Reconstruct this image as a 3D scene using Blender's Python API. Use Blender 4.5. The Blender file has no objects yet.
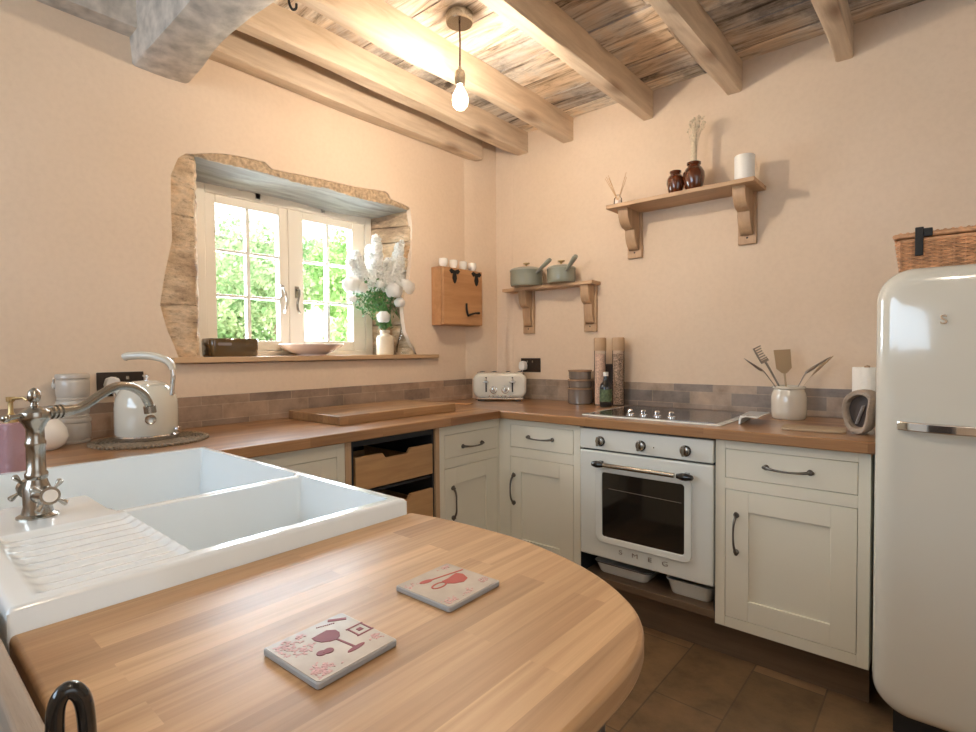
import bpy, bmesh, math, random
from mathutils import Vector, Matrix, Euler
random.seed(7)
R = math.radians
scene = bpy.context.scene
COL = scene.collection

# ------------------------------------------------------------------ camera
def camera():
    yaw, pitch, roll = 0.70656, -0.027715, -0.007868
    f = Vector((-math.sin(yaw)*math.cos(pitch), math.cos(yaw)*math.cos(pitch), math.sin(pitch)))
    r = Vector((math.cos(yaw), math.sin(yaw), 0)); u = r.cross(f)
    r2 = r*math.cos(roll) + u*math.sin(roll); u2 = -r*math.sin(roll) + u*math.cos(roll)
    m = Matrix((r2, u2, -f)).transposed().to_4x4()
    m.translation = Vector((0, 0, 1.215))
    cd = bpy.data.cameras.new('camera'); cam = bpy.data.objects.new('camera', cd)
    cd.sensor_width = 36; cd.lens = 36*538.2/976; cd.clip_start = 0.03
    COL.objects.link(cam); cam.matrix_world = m
    scene.camera = cam
camera()
# ------------------------------------------------------------------ world, sun, lamps, exposure
w = bpy.data.worlds.new('sky'); scene.world = w; w.use_nodes = True
bg = w.node_tree.nodes['Background']; bg.inputs[0].default_value = (0.82, 0.91, 1.0, 1); bg.inputs[1].default_value = 3.6
sd = bpy.data.lights.new('sun', 'SUN'); sd.energy = 5.5; sd.angle = R(3); sd.color = (1, .95, .86)
sun = bpy.data.objects.new('sun', sd); COL.objects.link(sun); sun.rotation_euler = (R(48), 0, R(70))
def area(name, loc, rot, sx, sy, e, color):
    d = bpy.data.lights.new(name, 'AREA'); d.shape = 'RECTANGLE'; d.size = sx; d.size_y = sy; d.energy = e; d.color = color
    o = bpy.data.objects.new(name, d); COL.objects.link(o); o.location = loc; o.rotation_euler = rot
    return o
area('daylight_window', (-3.35, 1.6, 1.85), (0, R(-80), 0), 1.6, 1.8, 190, (.76, .88, 1.0))
area('cool_fill_front', (-1.25, -1.70, 1.80), (R(110), 0, R(-12)), 1.7, 1.2, 38, (.62, .81, 1.0))  # added cool fill for daylight of unseen windows; front wall is closed
area('cool_fill_right', (1.95, .2, 1.6), (0, R(90), 0), 1.4, 1.8, 10, (.70, .86, 1.0))  # added weak side fill just inside the closed right wall
BULB_STRENGTH = 2500
vs = scene.view_settings
vs.view_transform = 'Standard'; vs.look = 'None'; vs.gamma = 1; vs.use_curve_mapping = False; vs.exposure = 0.20

# ------------------------------------------------------------------ materials
def newmat(name):
    m = bpy.data.materials.new(name); m.use_nodes = True
    nt = m.node_tree; b = nt.nodes['Principled BSDF']
    return m, nt, b
def N(nt, t, **kw):
    n = nt.nodes.new(t)
    for k, v in kw.items(): setattr(n, k, v)
    return n
def plain(name, c, rough=.5, metal=0, coat=0, spec=None, bump=0, bscale=80, var=0, trans=0, ior=None, emis=None):
    m, nt, b = newmat(name)
    b.inputs['Base Color'].default_value = (*c, 1); b.inputs['Roughness'].default_value = rough
    b.inputs['Metallic'].default_value = metal; b.inputs['Coat Weight'].default_value = coat
    b.inputs['Coat Roughness'].default_value = .05
    if spec is not None: b.inputs['Specular IOR Level'].default_value = spec
    if trans: b.inputs['Transmission Weight'].default_value = trans
    if ior: b.inputs['IOR'].default_value = ior
    if emis: b.inputs['Emission Color'].default_value = (*emis[0], 1); b.inputs['Emission Strength'].default_value = emis[1]
    tc = N(nt, 'ShaderNodeTexCoord')
    nz = N(nt, 'ShaderNodeTexNoise'); nz.inputs['Scale'].default_value = bscale; nz.inputs['Detail'].default_value = 5
    nt.links.new(tc.outputs['Object'], nz.inputs['Vector'])
    if bump:
        bp = N(nt, 'ShaderNodeBump'); bp.inputs['Strength'].default_value = bump; bp.inputs['Distance'].default_value = .01
        nt.links.new(nz.outputs['Fac'], bp.inputs['Height']); nt.links.new(bp.outputs['Normal'], b.inputs['Normal'])
    if var:
        rp = N(nt, 'ShaderNodeValToRGB')
        rp.color_ramp.elements[0].position = .3; rp.color_ramp.elements[1].position = .7
        rp.color_ramp.elements[0].color = (*[x*(1-var) for x in c], 1)
        rp.color_ramp.elements[1].color = (*[min(1, x*(1+var)) for x in c], 1)
        nt.links.new(nz.outputs['Fac'], rp.inputs['Fac']); nt.links.new(rp.outputs['Color'], b.inputs['Base Color'])
    return m
def mixrgb(nt, typ, fac, a, b):
    n = N(nt, 'ShaderNodeMix', data_type='RGBA', blend_type=typ)
    for sock, v in ((0, fac), (6, a), (7, b)):
        if hasattr(v, 'links') or hasattr(v, 'is_linked'): nt.links.new(v, n.inputs[sock])
        elif isinstance(v, (int, float)): n.inputs[sock].default_value = v
        else: n.inputs[sock].default_value = (*v, 1)
    return n.outputs[2]
def ramp(nt, src, stops):
    r = N(nt, 'ShaderNodeValToRGB'); cr = r.color_ramp
    while len(cr.elements) < len(stops): cr.elements.new(.5)
    for e, (p, c) in zip(cr.elements, stops): e.position = p; e.color = (*c, 1)
    nt.links.new(src, r.inputs['Fac']); return r.outputs['Color']
def wood(name, light, dark, axis='x', rough=.45, grain=1.0, coat=0, stave=None, stave_var=.35, bump=.15, knots=0, joint=.0, saw=0):
    """grain runs along axis; stave=(length,width) lays staves in the XY plane"""
    m, nt, b = newmat(name)
    tc = N(nt, 'ShaderNodeTexCoord'); mp = N(nt, 'ShaderNodeMapping')
    nt.links.new(tc.outputs['Object'], mp.inputs['Vector'])
    rot = {'x': (0, 0, 0), 'y': (0, 0, R(90)), 'z': (0, R(90), 0)}[axis]
    mp.inputs['Rotation'].default_value = rot
    vec = mp.outputs['Vector']
    base_shift = None
    if stave:
        br = N(nt, 'ShaderNodeTexBrick'); br.offset = .37; br.squash = 1
        br.inputs['Scale'].default_value = 1; br.inputs['Brick Width'].default_value = stave[0]; br.inputs['Row Height'].default_value = stave[1]
        br.inputs['Mortar Size'].default_value = joint; br.inputs['Color1'].default_value = (0, 0, 0, 1); br.inputs['Color2'].default_value = (1, 1, 1, 1)
        br.inputs['Bias'].default_value = 0; br.inputs['Mortar'].default_value = (.25, .25, .25, 1)
        nt.links.new(vec, br.inputs['Vector'])
        base_shift = br.outputs['Color']
        ad = N(nt, 'ShaderNodeVectorMath', operation='MULTIPLY_ADD')
        nt.links.new(br.outputs['Color'], ad.inputs[0]); ad.inputs[1].default_value = (7.3, 3.1, 5.7); nt.links.new(vec, ad.inputs[2])
        vec = ad.outputs[0]
    mp2 = N(nt, 'ShaderNodeMapping'); mp2.inputs['Scale'].default_value = (1.6, 26*grain, 26*grain)
    nt.links.new(vec, mp2.inputs['Vector'])
    n1 = N(nt, 'ShaderNodeTexNoise'); n1.inputs['Scale'].default_value = 1.6; n1.inputs['Detail'].default_value = 7; n1.inputs['Roughness'].default_value = .62; n1.inputs['Distortion'].default_value = .7
    nt.links.new(mp2.outputs['Vector'], n1.inputs['Vector'])
    mp3 = N(nt, 'ShaderNodeMapping'); mp3.inputs['Scale'].default_value = (3, 14*grain, 14*grain)
    nt.links.new(vec, mp3.inputs['Vector'])
    n2 = N(nt, 'ShaderNodeTexNoise'); n2.inputs['Scale'].default_value = .55; n2.inputs['Detail'].default_value = 3
    nt.links.new(mp3.outputs['Vector'], n2.inputs['Vector'])
    c1 = ramp(nt, n1.outputs['Fac'], [(.32, dark), (.62, light)])
    c2 = ramp(nt, n2.outputs['Fac'], [(.35, tuple(x*.72 for x in light)), (.65, tuple(min(1, x*1.12) for x in light))])
    col = mixrgb(nt, 'MIX', .5, c1, c2)
    if base_shift is not None:
        sh = ramp(nt, base_shift, [(0, tuple(1-stave_var*k for k in (.8, 1, 1.15))), (1, (1.12, 1.1, 1.06))])
        col = mixrgb(nt, 'MULTIPLY', 1.0, col, sh)
    if knots:
        vo = N(nt, 'ShaderNodeTexVoronoi'); vo.inputs['Scale'].default_value = knots
        mp4 = N(nt, 'ShaderNodeMapping'); mp4.inputs['Scale'].default_value = (.5, 1.1, 1.1); nt.links.new(vec, mp4.inputs['Vector'])
        nt.links.new(mp4.outputs['Vector'], vo.inputs['Vector'])
        k = ramp(nt, vo.outputs['Distance'], [(.03, (.35, .25, .2)), (.12, (1, 1, 1))])
        col = mixrgb(nt, 'MULTIPLY', .8, col, k)
    nt.links.new(col, b.inputs['Base Color'])
    b.inputs['Roughness'].default_value = rough; b.inputs['Coat Weight'].default_value = coat; b.inputs['Coat Roughness'].default_value = .22
    bp = N(nt, 'ShaderNodeBump'); bp.inputs['Strength'].default_value = bump; bp.inputs['Distance'].default_value = .004
    nt.links.new(n1.outputs['Fac'], bp.inputs['Height']); nt.links.new(bp.outputs['Normal'], b.inputs['Normal'])
    return m
def plaster():
    m, nt, b = newmat('lime_plaster')
    tc = N(nt, 'ShaderNodeTexCoord')
    n1 = N(nt, 'ShaderNodeTexNoise'); n1.inputs['Scale'].default_value = 1.7; n1.inputs['Detail'].default_value = 4
    n2 = N(nt, 'ShaderNodeTexNoise'); n2.inputs['Scale'].default_value = 55; n2.inputs['Detail'].default_value = 6
    n3 = N(nt, 'ShaderNodeTexNoise'); n3.inputs['Scale'].default_value = 5; n3.inputs['Detail'].default_value = 5
    for n in (n1, n2, n3): nt.links.new(tc.outputs['Object'], n.inputs['Vector'])
    c = ramp(nt, n1.outputs['Fac'], [(.3, (.72, .57, .425)), (.7, (.76, .615, .475))])
    d = ramp(nt, n2.outputs['Fac'], [(.3, (.965, .96, .955)), (.6, (1, 1, 1))])
    nt.links.new(mixrgb(nt, 'MULTIPLY', 1, c, d), b.inputs['Base Color'])
    b.inputs['Roughness'].default_value = .85
    b1 = N(nt, 'ShaderNodeBump'); b1.inputs['Strength'].default_value = .35; b1.inputs['Distance'].default_value = .02
    b2 = N(nt, 'ShaderNodeBump'); b2.inputs['Strength'].default_value = .25; b2.inputs['Distance'].default_value = .002
    nt.links.new(n3.outputs['Fac'], b1.inputs['Height']); nt.links.new(n2.outputs['Fac'], b2.inputs['Height'])
    nt.links.new(b1.outputs['Normal'], b2.inputs['Normal']); nt.links.new(b2.outputs['Normal'], b.inputs['Normal'])
    return m
def stone(name, c1, c2, mortar, bw, rh, plane='yz', scale_n=14, joint=.008, rough=.8, bump=.8, smooth=.1):
    m, nt, b = newmat(name)
    tc = N(nt, 'ShaderNodeTexCoord'); sp = N(nt, 'ShaderNodeSeparateXYZ'); cb = N(nt, 'ShaderNodeCombineXYZ')
    nt.links.new(tc.outputs['Object'], sp.inputs[0])
    a = {'x': 0, 'y': 1, 'z': 2}
    if plane == 'sum':
        s = N(nt, 'ShaderNodeMath', operation='ADD'); nt.links.new(sp.outputs[0], s.inputs[0]); nt.links.new(sp.outputs[1], s.inputs[1])
        nt.links.new(s.outputs[0], cb.inputs[0]); nt.links.new(sp.outputs[2], cb.inputs[1])
    else:
        nt.links.new(sp.outputs[a[plane[0]]], cb.inputs[0]); nt.links.new(sp.outputs[a[plane[1]]], cb.inputs[1])
    nz = N(nt, 'ShaderNodeTexNoise'); nz.inputs['Scale'].default_value = scale_n; nz.inputs['Detail'].default_value = 8; nz.inputs['Roughness'].default_value = .65
    nt.links.new(tc.outputs['Object'], nz.inputs['Vector'])
    br = N(nt, 'ShaderNodeTexBrick'); br.offset = .43
    br.inputs['Scale'].default_value = 1; br.inputs['Brick Width'].default_value = bw; br.inputs['Row Height'].default_value = rh
    br.inputs['Mortar Size'].default_value = joint; br.inputs['Mortar Smooth'].default_value = smooth
    br.inputs['Color1'].default_value = (*c1, 1); br.inputs['Color2'].default_value = (*c2, 1); br.inputs['Mortar'].default_value = (*mortar, 1)
    nt.links.new(cb.outputs[0], br.inputs['Vector'])
    v = ramp(nt, nz.outputs['Fac'], [(.28, (.5, .46, .42)), (.5, (.92, .9, .88)), (.72, (1.25, 1.2, 1.15))])
    nt.links.new(mixrgb(nt, 'MULTIPLY', .9, br.outputs['Color'], v), b.inputs['Base Color'])
    b.inputs['Roughness'].default_value = rough
    mm = N(nt, 'ShaderNodeMath', operation='MULTIPLY_ADD'); nt.links.new(br.outputs['Fac'], mm.inputs[0]); mm.inputs[1].default_value = -.8
    nt.links.new(nz.outputs['Fac'], mm.inputs[2])
    bp = N(nt, 'ShaderNodeBump'); bp.inputs['Strength'].default_value = bump; bp.inputs['Distance'].default_value = .01
    nt.links.new(mm.outputs[0], bp.inputs['Height']); nt.links.new(bp.outputs['Normal'], b.inputs['Normal'])
    return m
def rubble(name):
    m, nt, b = newmat(name)
    tc = N(nt, 'ShaderNodeTexCoord')
    n0 = N(nt, 'ShaderNodeTexNoise'); n0.inputs['Scale'].default_value = 4.5; n0.inputs['Detail'].default_value = 3
    n1 = N(nt, 'ShaderNodeTexNoise'); n1.inputs['Scale'].default_value = 26; n1.inputs['Detail'].default_value = 9; n1.inputs['Roughness'].default_value = .7
    mp = N(nt, 'ShaderNodeMapping'); mp.inputs['Scale'].default_value = (1, 1, 2.2); nt.links.new(tc.outputs['Object'], mp.inputs['Vector'])
    nt.links.new(mp.outputs['Vector'], n0.inputs['Vector']); nt.links.new(mp.outputs['Vector'], n1.inputs['Vector'])
    c = ramp(nt, n0.outputs['Fac'], [(.34, (.36, .25, .165)), (.46, (.54, .40, .265)), (.56, (.66, .53, .38)), (.68, (.56, .36, .20))])
    d = ramp(nt, n1.outputs['Fac'], [(.30, (.38, .33, .30)), (.42, (.95, .93, .91)), (.66, (1.35, 1.32, 1.27))])
    nt.links.new(mixrgb(nt, 'MULTIPLY', .95, c, d), b.inputs['Base Color']); b.inputs['Roughness'].default_value = .9
    bp = N(nt, 'ShaderNodeBump'); bp.inputs['Strength'].default_value = 1; bp.inputs['Distance'].default_value = .012
    nt.links.new(n1.outputs['Fac'], bp.inputs['Height']); nt.links.new(bp.outputs['Normal'], b.inputs['Normal'])
    return m
def ceiling_mat():
    m, nt, b = newmat('weathered_boards')
    tc = N(nt, 'ShaderNodeTexCoord')
    br = N(nt, 'ShaderNodeTexBrick'); br.offset = .3
    br.inputs['Scale'].default_value = 1; br.inputs['Brick Width'].default_value = 3.1; br.inputs['Row Height'].default_value = .19
    br.inputs['Mortar Size'].default_value = .003; br.inputs['Color1'].default_value = (0, 0, 0, 1); br.inputs['Color2'].default_value = (1, 1, 1, 1); br.inputs['Mortar'].default_value = (0, 0, 0, 1)
    nt.links.new(tc.outputs['Object'], br.inputs['Vector'])
    ad = N(nt, 'ShaderNodeVectorMath', operation='MULTIPLY_ADD'); nt.links.new(br.outputs['Color'], ad.inputs[0]); ad.inputs[1].default_value = (4, 9, 2); nt.links.new(tc.outputs['Object'], ad.inputs[2])
    mp = N(nt, 'ShaderNodeMapping'); mp.inputs['Scale'].default_value = (1.5, 11, 4); nt.links.new(ad.outputs[0], mp.inputs['Vector'])
    n1 = N(nt, 'ShaderNodeTexNoise'); n1.inputs['Scale'].default_value = 1.5; n1.inputs['Detail'].default_value = 8; n1.inputs['Roughness'].default_value = .7; n1.inputs['Distortion'].default_value = .8
    nt.links.new(mp.outputs['Vector'], n1.inputs['Vector'])
    n2 = N(nt, 'ShaderNodeTexNoise'); n2.inputs['Scale'].default_value = 1.9; n2.inputs['Detail'].default_value = 8; n2.inputs['Roughness'].default_value = .7
    nt.links.new(tc.outputs['Object'], n2.inputs['Vector'])
    grain = ramp(nt, n1.outputs['Fac'], [(.34, (.10, .08, .065)), (.42, (.44, .38, .32)), (.50, (.70, .64, .57)), (.62, (.88, .85, .81))])
    patch = ramp(nt, n2.outputs['Fac'], [(.38, (.42, .43, .46)), (.47, (.98, .98, .98)), (.60, (1.1, .92, .72))])
    col = mixrgb(nt, 'MULTIPLY', .9, grain, patch)
    nt.links.new(mixrgb(nt, 'MULTIPLY', 1, col, ramp(nt, br.outputs['Color'], [(0, (.62, .60, .6)), (1, (1.15, 1.12, 1.05))])), b.inputs['Base Color'])
    b.inputs['Roughness'].default_value = .85
    bp = N(nt, 'ShaderNodeBump'); bp.inputs['Strength'].default_value = .6; bp.inputs['Distance'].default_value = .006
    nt.links.new(n1.outputs['Fac'], bp.inputs['Height']); nt.links.new(bp.outputs['Normal'], b.inputs['Normal'])
    return m
M = {}
M['plaster'] = plaster()
M['ceiling'] = ceiling_mat()
M['joist'] = wood('joist_oak', (.74, .60, .45), (.44, .30, .18), 'y', .75, .55, bump=.6, knots=2.2)
M['beam'] = plain('old_grey_beam', (.56, .51, .45), .9, bump=.8, bscale=16, var=.3)
M['lintel'] = wood('grey_lintel', (.50, .49, .45), (.08, .07, .06), 'y', .85, .5, bump=.8, knots=1.5)
M['rough_edge'] = plain('rough_sandy_plaster', (.50, .37, .24), .95, bump=1, bscale=60, var=.35)
M['stone'] = rubble('rubble_stone')
M['floor'] = stone('flagstone_floor', (.33, .205, .11), (.18, .115, .06), (.13, .085, .05), .62, .235, 'yx', 7, .003, .42, .35)
M['tile'] = stone('slate_tiles', (.47, .33, .23), (.25, .185, .145), (.46, .36, .27), .20, .0625, 'yz', 9, .0015, .38, .2)
M['tileb'] = stone('slate_tiles_back', (.47, .36, .27), (.22, .195, .18), (.44, .36, .28), .20, .0625, 'xz', 9, .0015, .38, .2)
OAKL, OAKD = (.56, .345, .17), (.33, .17, .07)
OAKL, OAKD = (.40, .215, .095), (.20, .09, .035)
M['top_y'] = wood('worktop_staves_y', OAKL, OAKD, 'y', .36, 1.4, .35, (.52, .042), .42, .06)
M['top_x'] = wood('worktop_staves_x', OAKL, OAKD, 'x', .30, 1.4, .35, (.52, .042), .42, .06)
M['top_island'] = wood('island_staves', (.58, .38, .21), (.30, .16, .07), 'y', .40, 1.9, .0, (.42, .044), .34, .10)
M['board'] = wood('chopping_board_staves', (.42, .25, .12), (.24, .12, .05), 'y', .30, 1.4, .3, (.3, .04), .4, .06)
M['oak'] = wood('plain_oak', (.60, .40, .23), (.40, .23, .11), 'x', .5, 1.0)
M['oak_y'] = wood('plain_oak_y', (.60, .40, .23), (.40, .23, .11), 'y', .5, 1.0)
M['oak_z'] = wood('plain_oak_z', (.55, .37, .22), (.36, .21, .11), 'z', .55, 1.0)
M['shelf'] = wood('shelf_oak', (.56, .36, .21), (.35, .20, .10), 'x', .5, .9)
M['shelf_z'] = wood('shelf_oak_z', (.52, .34, .20), (.33, .19, .10), 'z', .5, .9)
M['crate'] = wood('crate_wood', (.56, .33, .15), (.34, .17, .07), 'x', .5, .8)
M['pine'] = wood('box_pine', (.55, .29, .13), (.36, .16, .06), 'x', .5, .5, knots=5)
M['rail'] = wood('rough_rail', (.40, .32, .25), (.20, .15, .11), 'x', .85, 1.2, bump=.7, knots=5)
M['plinth'] = wood('dark_plinth', (.17, .11, .065), (.10, .06, .035), 'x', .6, .8)
M['cab'] = plain('cream_paint', (.74, .70, .58), .42, bump=.03, bscale=120)
M['cabgap'] = plain('cabinet_shadow_gap', (.10, .085, .06), .8)
M['pewter'] = plain('dark_pewter', (.16, .14, .12), .38, 1, bump=.1, bscale=200)
M['chrome'] = plain('chrome', (.85, .85, .86), .08, 1)
M['nickel'] = plain('brushed_nickel', (.42, .39, .34), .22, 1)
M['brass'] = plain('aged_brass', (.50, .36, .17), .28, 1)
M['ceramic'] = plain('white_fireclay', (.82, .88, .91), .17, coat=.6)
M['enamel'] = plain('white_enamel', (.80, .80, .74), .16, coat=.7)
M['cream'] = plain('cream_gloss', (.66, .635, .55), .12, coat=1)
M['ovenw'] = plain('oven_enamel', (.72, .73, .68), .2, coat=.7)
M['black'] = plain('black_gloss', (.012, .012, .012), .12, coat=.5)
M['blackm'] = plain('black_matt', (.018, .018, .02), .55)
M['iron'] = plain('black_iron', (.02, .02, .02), .5, .6, bump=.3, bscale=120)
M['glassblk'] = plain('dark_oven_glass', (.008, .007, .006), .06, coat=1)
M['hob'] = plain('ceramic_hob_glass', (.03, .022, .018), .18, coat=.5)
M['frame'] = plain('window_cream_paint', (.80, .73, .62), .45)
M['sage'] = plain('sage_enamel', (.26, .27, .215), .25, coat=.5)
M['sagelid'] = plain('sage_lid', (.31, .32, .26), .3, coat=.3)
M['amber'] = plain('amber_glass', (.085, .018, .004), .06, coat=1)
M['amberd'] = plain('smoked_brown_glass', (.10, .058, .02), .1, coat=1)
M['wax'] = plain('white_wax', (.85, .83, .78), .5)
M['reed'] = plain('reed', (.62, .40, .22), .7)
M['dried'] = plain('dried_stems', (.62, .52, .38), .8, var=.2, bscale=90)
M['canister'] = plain('grey_glazed', (.52, .47, .41), .28, coat=.5)
M['stoneware'] = plain('stoneware', (.62, .53, .40), .35, coat=.3, var=.06, bscale=20)
M['crockglaze'] = plain('cream_crock_glaze', (.66, .60, .50), .22, coat=.7)
M['stonebrown'] = plain('brown_stoneware', (.36, .22, .11), .3, coat=.3)
M['pinkbowl'] = plain('pale_pink_glaze', (.86, .72, .66), .2, coat=.5)
M['white'] = plain('white_china', (.86, .83, .78), .2, coat=.5)
M['paper'] = plain('kitchen_paper', (.88, .84, .76), .9, bump=.4, bscale=60)
M['felt'] = plain('grey_felt_fabric', (.40, .32, .25), .95, bump=.6, bscale=150)
M['jute'] = plain('woven_rattan', (.24, .18, .12), .8, bump=.6, bscale=120, var=.4)
M['wicker'] = plain('wicker', (.62, .33, .17), .55, var=.35, bscale=40)
M['soap'] = plain('pink_soap_glass', (.40, .23, .26), .1, coat=.8, bump=.6, bscale=45)
M['salt'] = plain('pink_salt', (.86, .55, .42), .7, bump=1, bscale=160, var=.35)
M['pepper'] = plain('mixed_pepper', (.46, .33, .24), .7, bump=1, bscale=160, var=.8)
M['tube'] = plain('grey_glass_side', (.50, .43, .36), .12, coat=.8)
M['jar'] = plain('smoky_jar', (.20, .16, .13), .15, coat=.8)
M['jarlid'] = wood('jar_lid_wood', (.42, .26, .15), (.28, .15, .08), 'x', .5)
M['label'] = plain('olive_label', (.09, .13, .06), .6, var=.5, bscale=60)
M['gold'] = plain('gold_foil', (.62, .45, .18), .3, 1)
M['slatewood'] = wood('grey_board', (.42, .31, .20), (.30, .21, .13), 'x', .7)
M['tan'] = plain('tan_utensil', (.50, .36, .22), .5)
M['steel'] = plain('dull_steel', (.33, .29, .25), .3, 1)
M['cmarble'] = plain('coaster_face', (.50, .44, .38), .25, coat=.4, var=.1, bscale=30)
M['cside'] = plain('coaster_side', (.34, .34, .34), .35)
M['red'] = plain('printed_crimson', (.20, .022, .035), .55)
M['red2'] = plain('printed_scarlet', (.40, .05, .03), .55)
M['rose'] = plain('printed_rose', (.46, .25, .23), .5, var=.3, bscale=300)

M['leaf'] = plain('bouquet_leaf', (.07, .20, .045), .55, var=.4, bscale=30)
M['stem'] = plain('green_stem', (.13, .20, .06), .6)
M['tinback'] = plain('tin_dark_grey', (.07, .055, .05), .35)
M['socket'] = plain('antique_socket_plate', (.055, .04, .03), .35, .7)
M['cable'] = plain('white_flex', (.75, .72, .68), .5)
M['paint_green'] = plain('grey_green_paint', (.20, .22, .18), .6)
M['cord'] = plain('brown_cord', (.10, .045, .025), .8)
def glass(name, c, rough=0.0):
    m, nt, b = newmat(name)
    g = N(nt, 'ShaderNodeBsdfGlass'); g.inputs['Color'].default_value = (*c, 1); g.inputs['Roughness'].default_value = rough; g.inputs['IOR'].default_value = 1.45
    nt.links.new(g.outputs[0], nt.nodes['Material Output'].inputs[0]); return m
def thin_glass(name, c, f=.10):
    m, nt, b = newmat(name)
    t = N(nt, 'ShaderNodeBsdfTransparent'); t.inputs[0].default_value = (*c, 1)
    g = N(nt, 'ShaderNodeBsdfGlossy'); g.inputs['Roughness'].default_value = .02
    mx = N(nt, 'ShaderNodeMixShader'); lw = N(nt, 'ShaderNodeLayerWeight'); lw.inputs[0].default_value = f
    nt.links.new(lw.outputs['Fresnel'], mx.inputs[0]); nt.links.new(t.outputs[0], mx.inputs[1]); nt.links.new(g.outputs[0], mx.inputs[2])
    nt.links.new(mx.outputs[0], nt.nodes['Material Output'].inputs[0]); return m
M['pane'] = thin_glass('window_pane_glass', (1, 1, 1), .08)
M['clear'] = thin_glass('clear_glass', (.97, .97, .96), .15)
M['tubeglass'] = thin_glass('clear_tube_glass', (.97, .96, .95), .1)
def bulbmat():
    m, nt, b = newmat('glowing_bulb')
    e = N(nt, 'ShaderNodeEmission'); e.inputs[0].default_value = (1, .84, .66, 1); e.inputs[1].default_value = BULB_STRENGTH
    nt.links.new(e.outputs[0], nt.nodes['Material Output'].inputs[0]); return m
M['bulb'] = bulbmat()
def bulbglass():
    m, nt, b = newmat('glowing_bulb_glass')
    e = N(nt, 'ShaderNodeEmission'); e.inputs[0].default_value = (1, .86, .66, 1); e.inputs[1].default_value = 2.2
    t = N(nt, 'ShaderNodeBsdfTransparent'); a = N(nt, 'ShaderNodeAddShader')
    nt.links.new(e.outputs[0], a.inputs[0]); nt.links.new(t.outputs[0], a.inputs[1]); nt.links.new(a.outputs[0], nt.nodes['Material Output'].inputs[0]); return m
M['bulbglass'] = bulbglass()
def leafmat(name, c1, c2, rough=.6):
    m, nt, b = newmat(name)
    oi = N(nt, 'ShaderNodeTexCoord'); nz = N(nt, 'ShaderNodeTexNoise'); nz.inputs['Scale'].default_value = 3.5; nz.inputs['Detail'].default_value = 4
    nt.links.new(oi.outputs['Object'], nz.inputs['Vector'])
    c = ramp(nt, nz.outputs['Fac'], [(.35, c1), (.65, c2)])
    df = N(nt, 'ShaderNodeBsdfDiffuse'); tr = N(nt, 'ShaderNodeBsdfTranslucent'); mx = N(nt, 'ShaderNodeMixShader'); mx.inputs[0].default_value = .4
    nt.links.new(c, df.inputs[0]); nt.links.new(c, tr.inputs[0]); nt.links.new(df.outputs[0], mx.inputs[1]); nt.links.new(tr.outputs[0], mx.inputs[2])
    nt.links.new(mx.outputs[0], nt.nodes['Material Output'].inputs[0]); return m
M['hedge1'] = leafmat('hedge_leaf', (.22, .36, .16), (.62, .68, .42))
M['hedge2'] = leafmat('bright_leaf', (.28, .46, .16), (.60, .74, .36))
M['petal'] = leafmat('white_petals', (.93, .92, .88), (.95, .94, .91))
M['roof'] = stone('far_roof_tiles', (.50, .47, .46), (.42, .40, .40), (.34, .32, .32), .3, .2, 'yz', 6, .01, .9, .3)
M['grass'] = plain('garden_grass', (.16, .28, .07), .9, var=.3, bscale=4)
M['render'] = plain('far_wall_render', (.55, .50, .42), .9)

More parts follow.
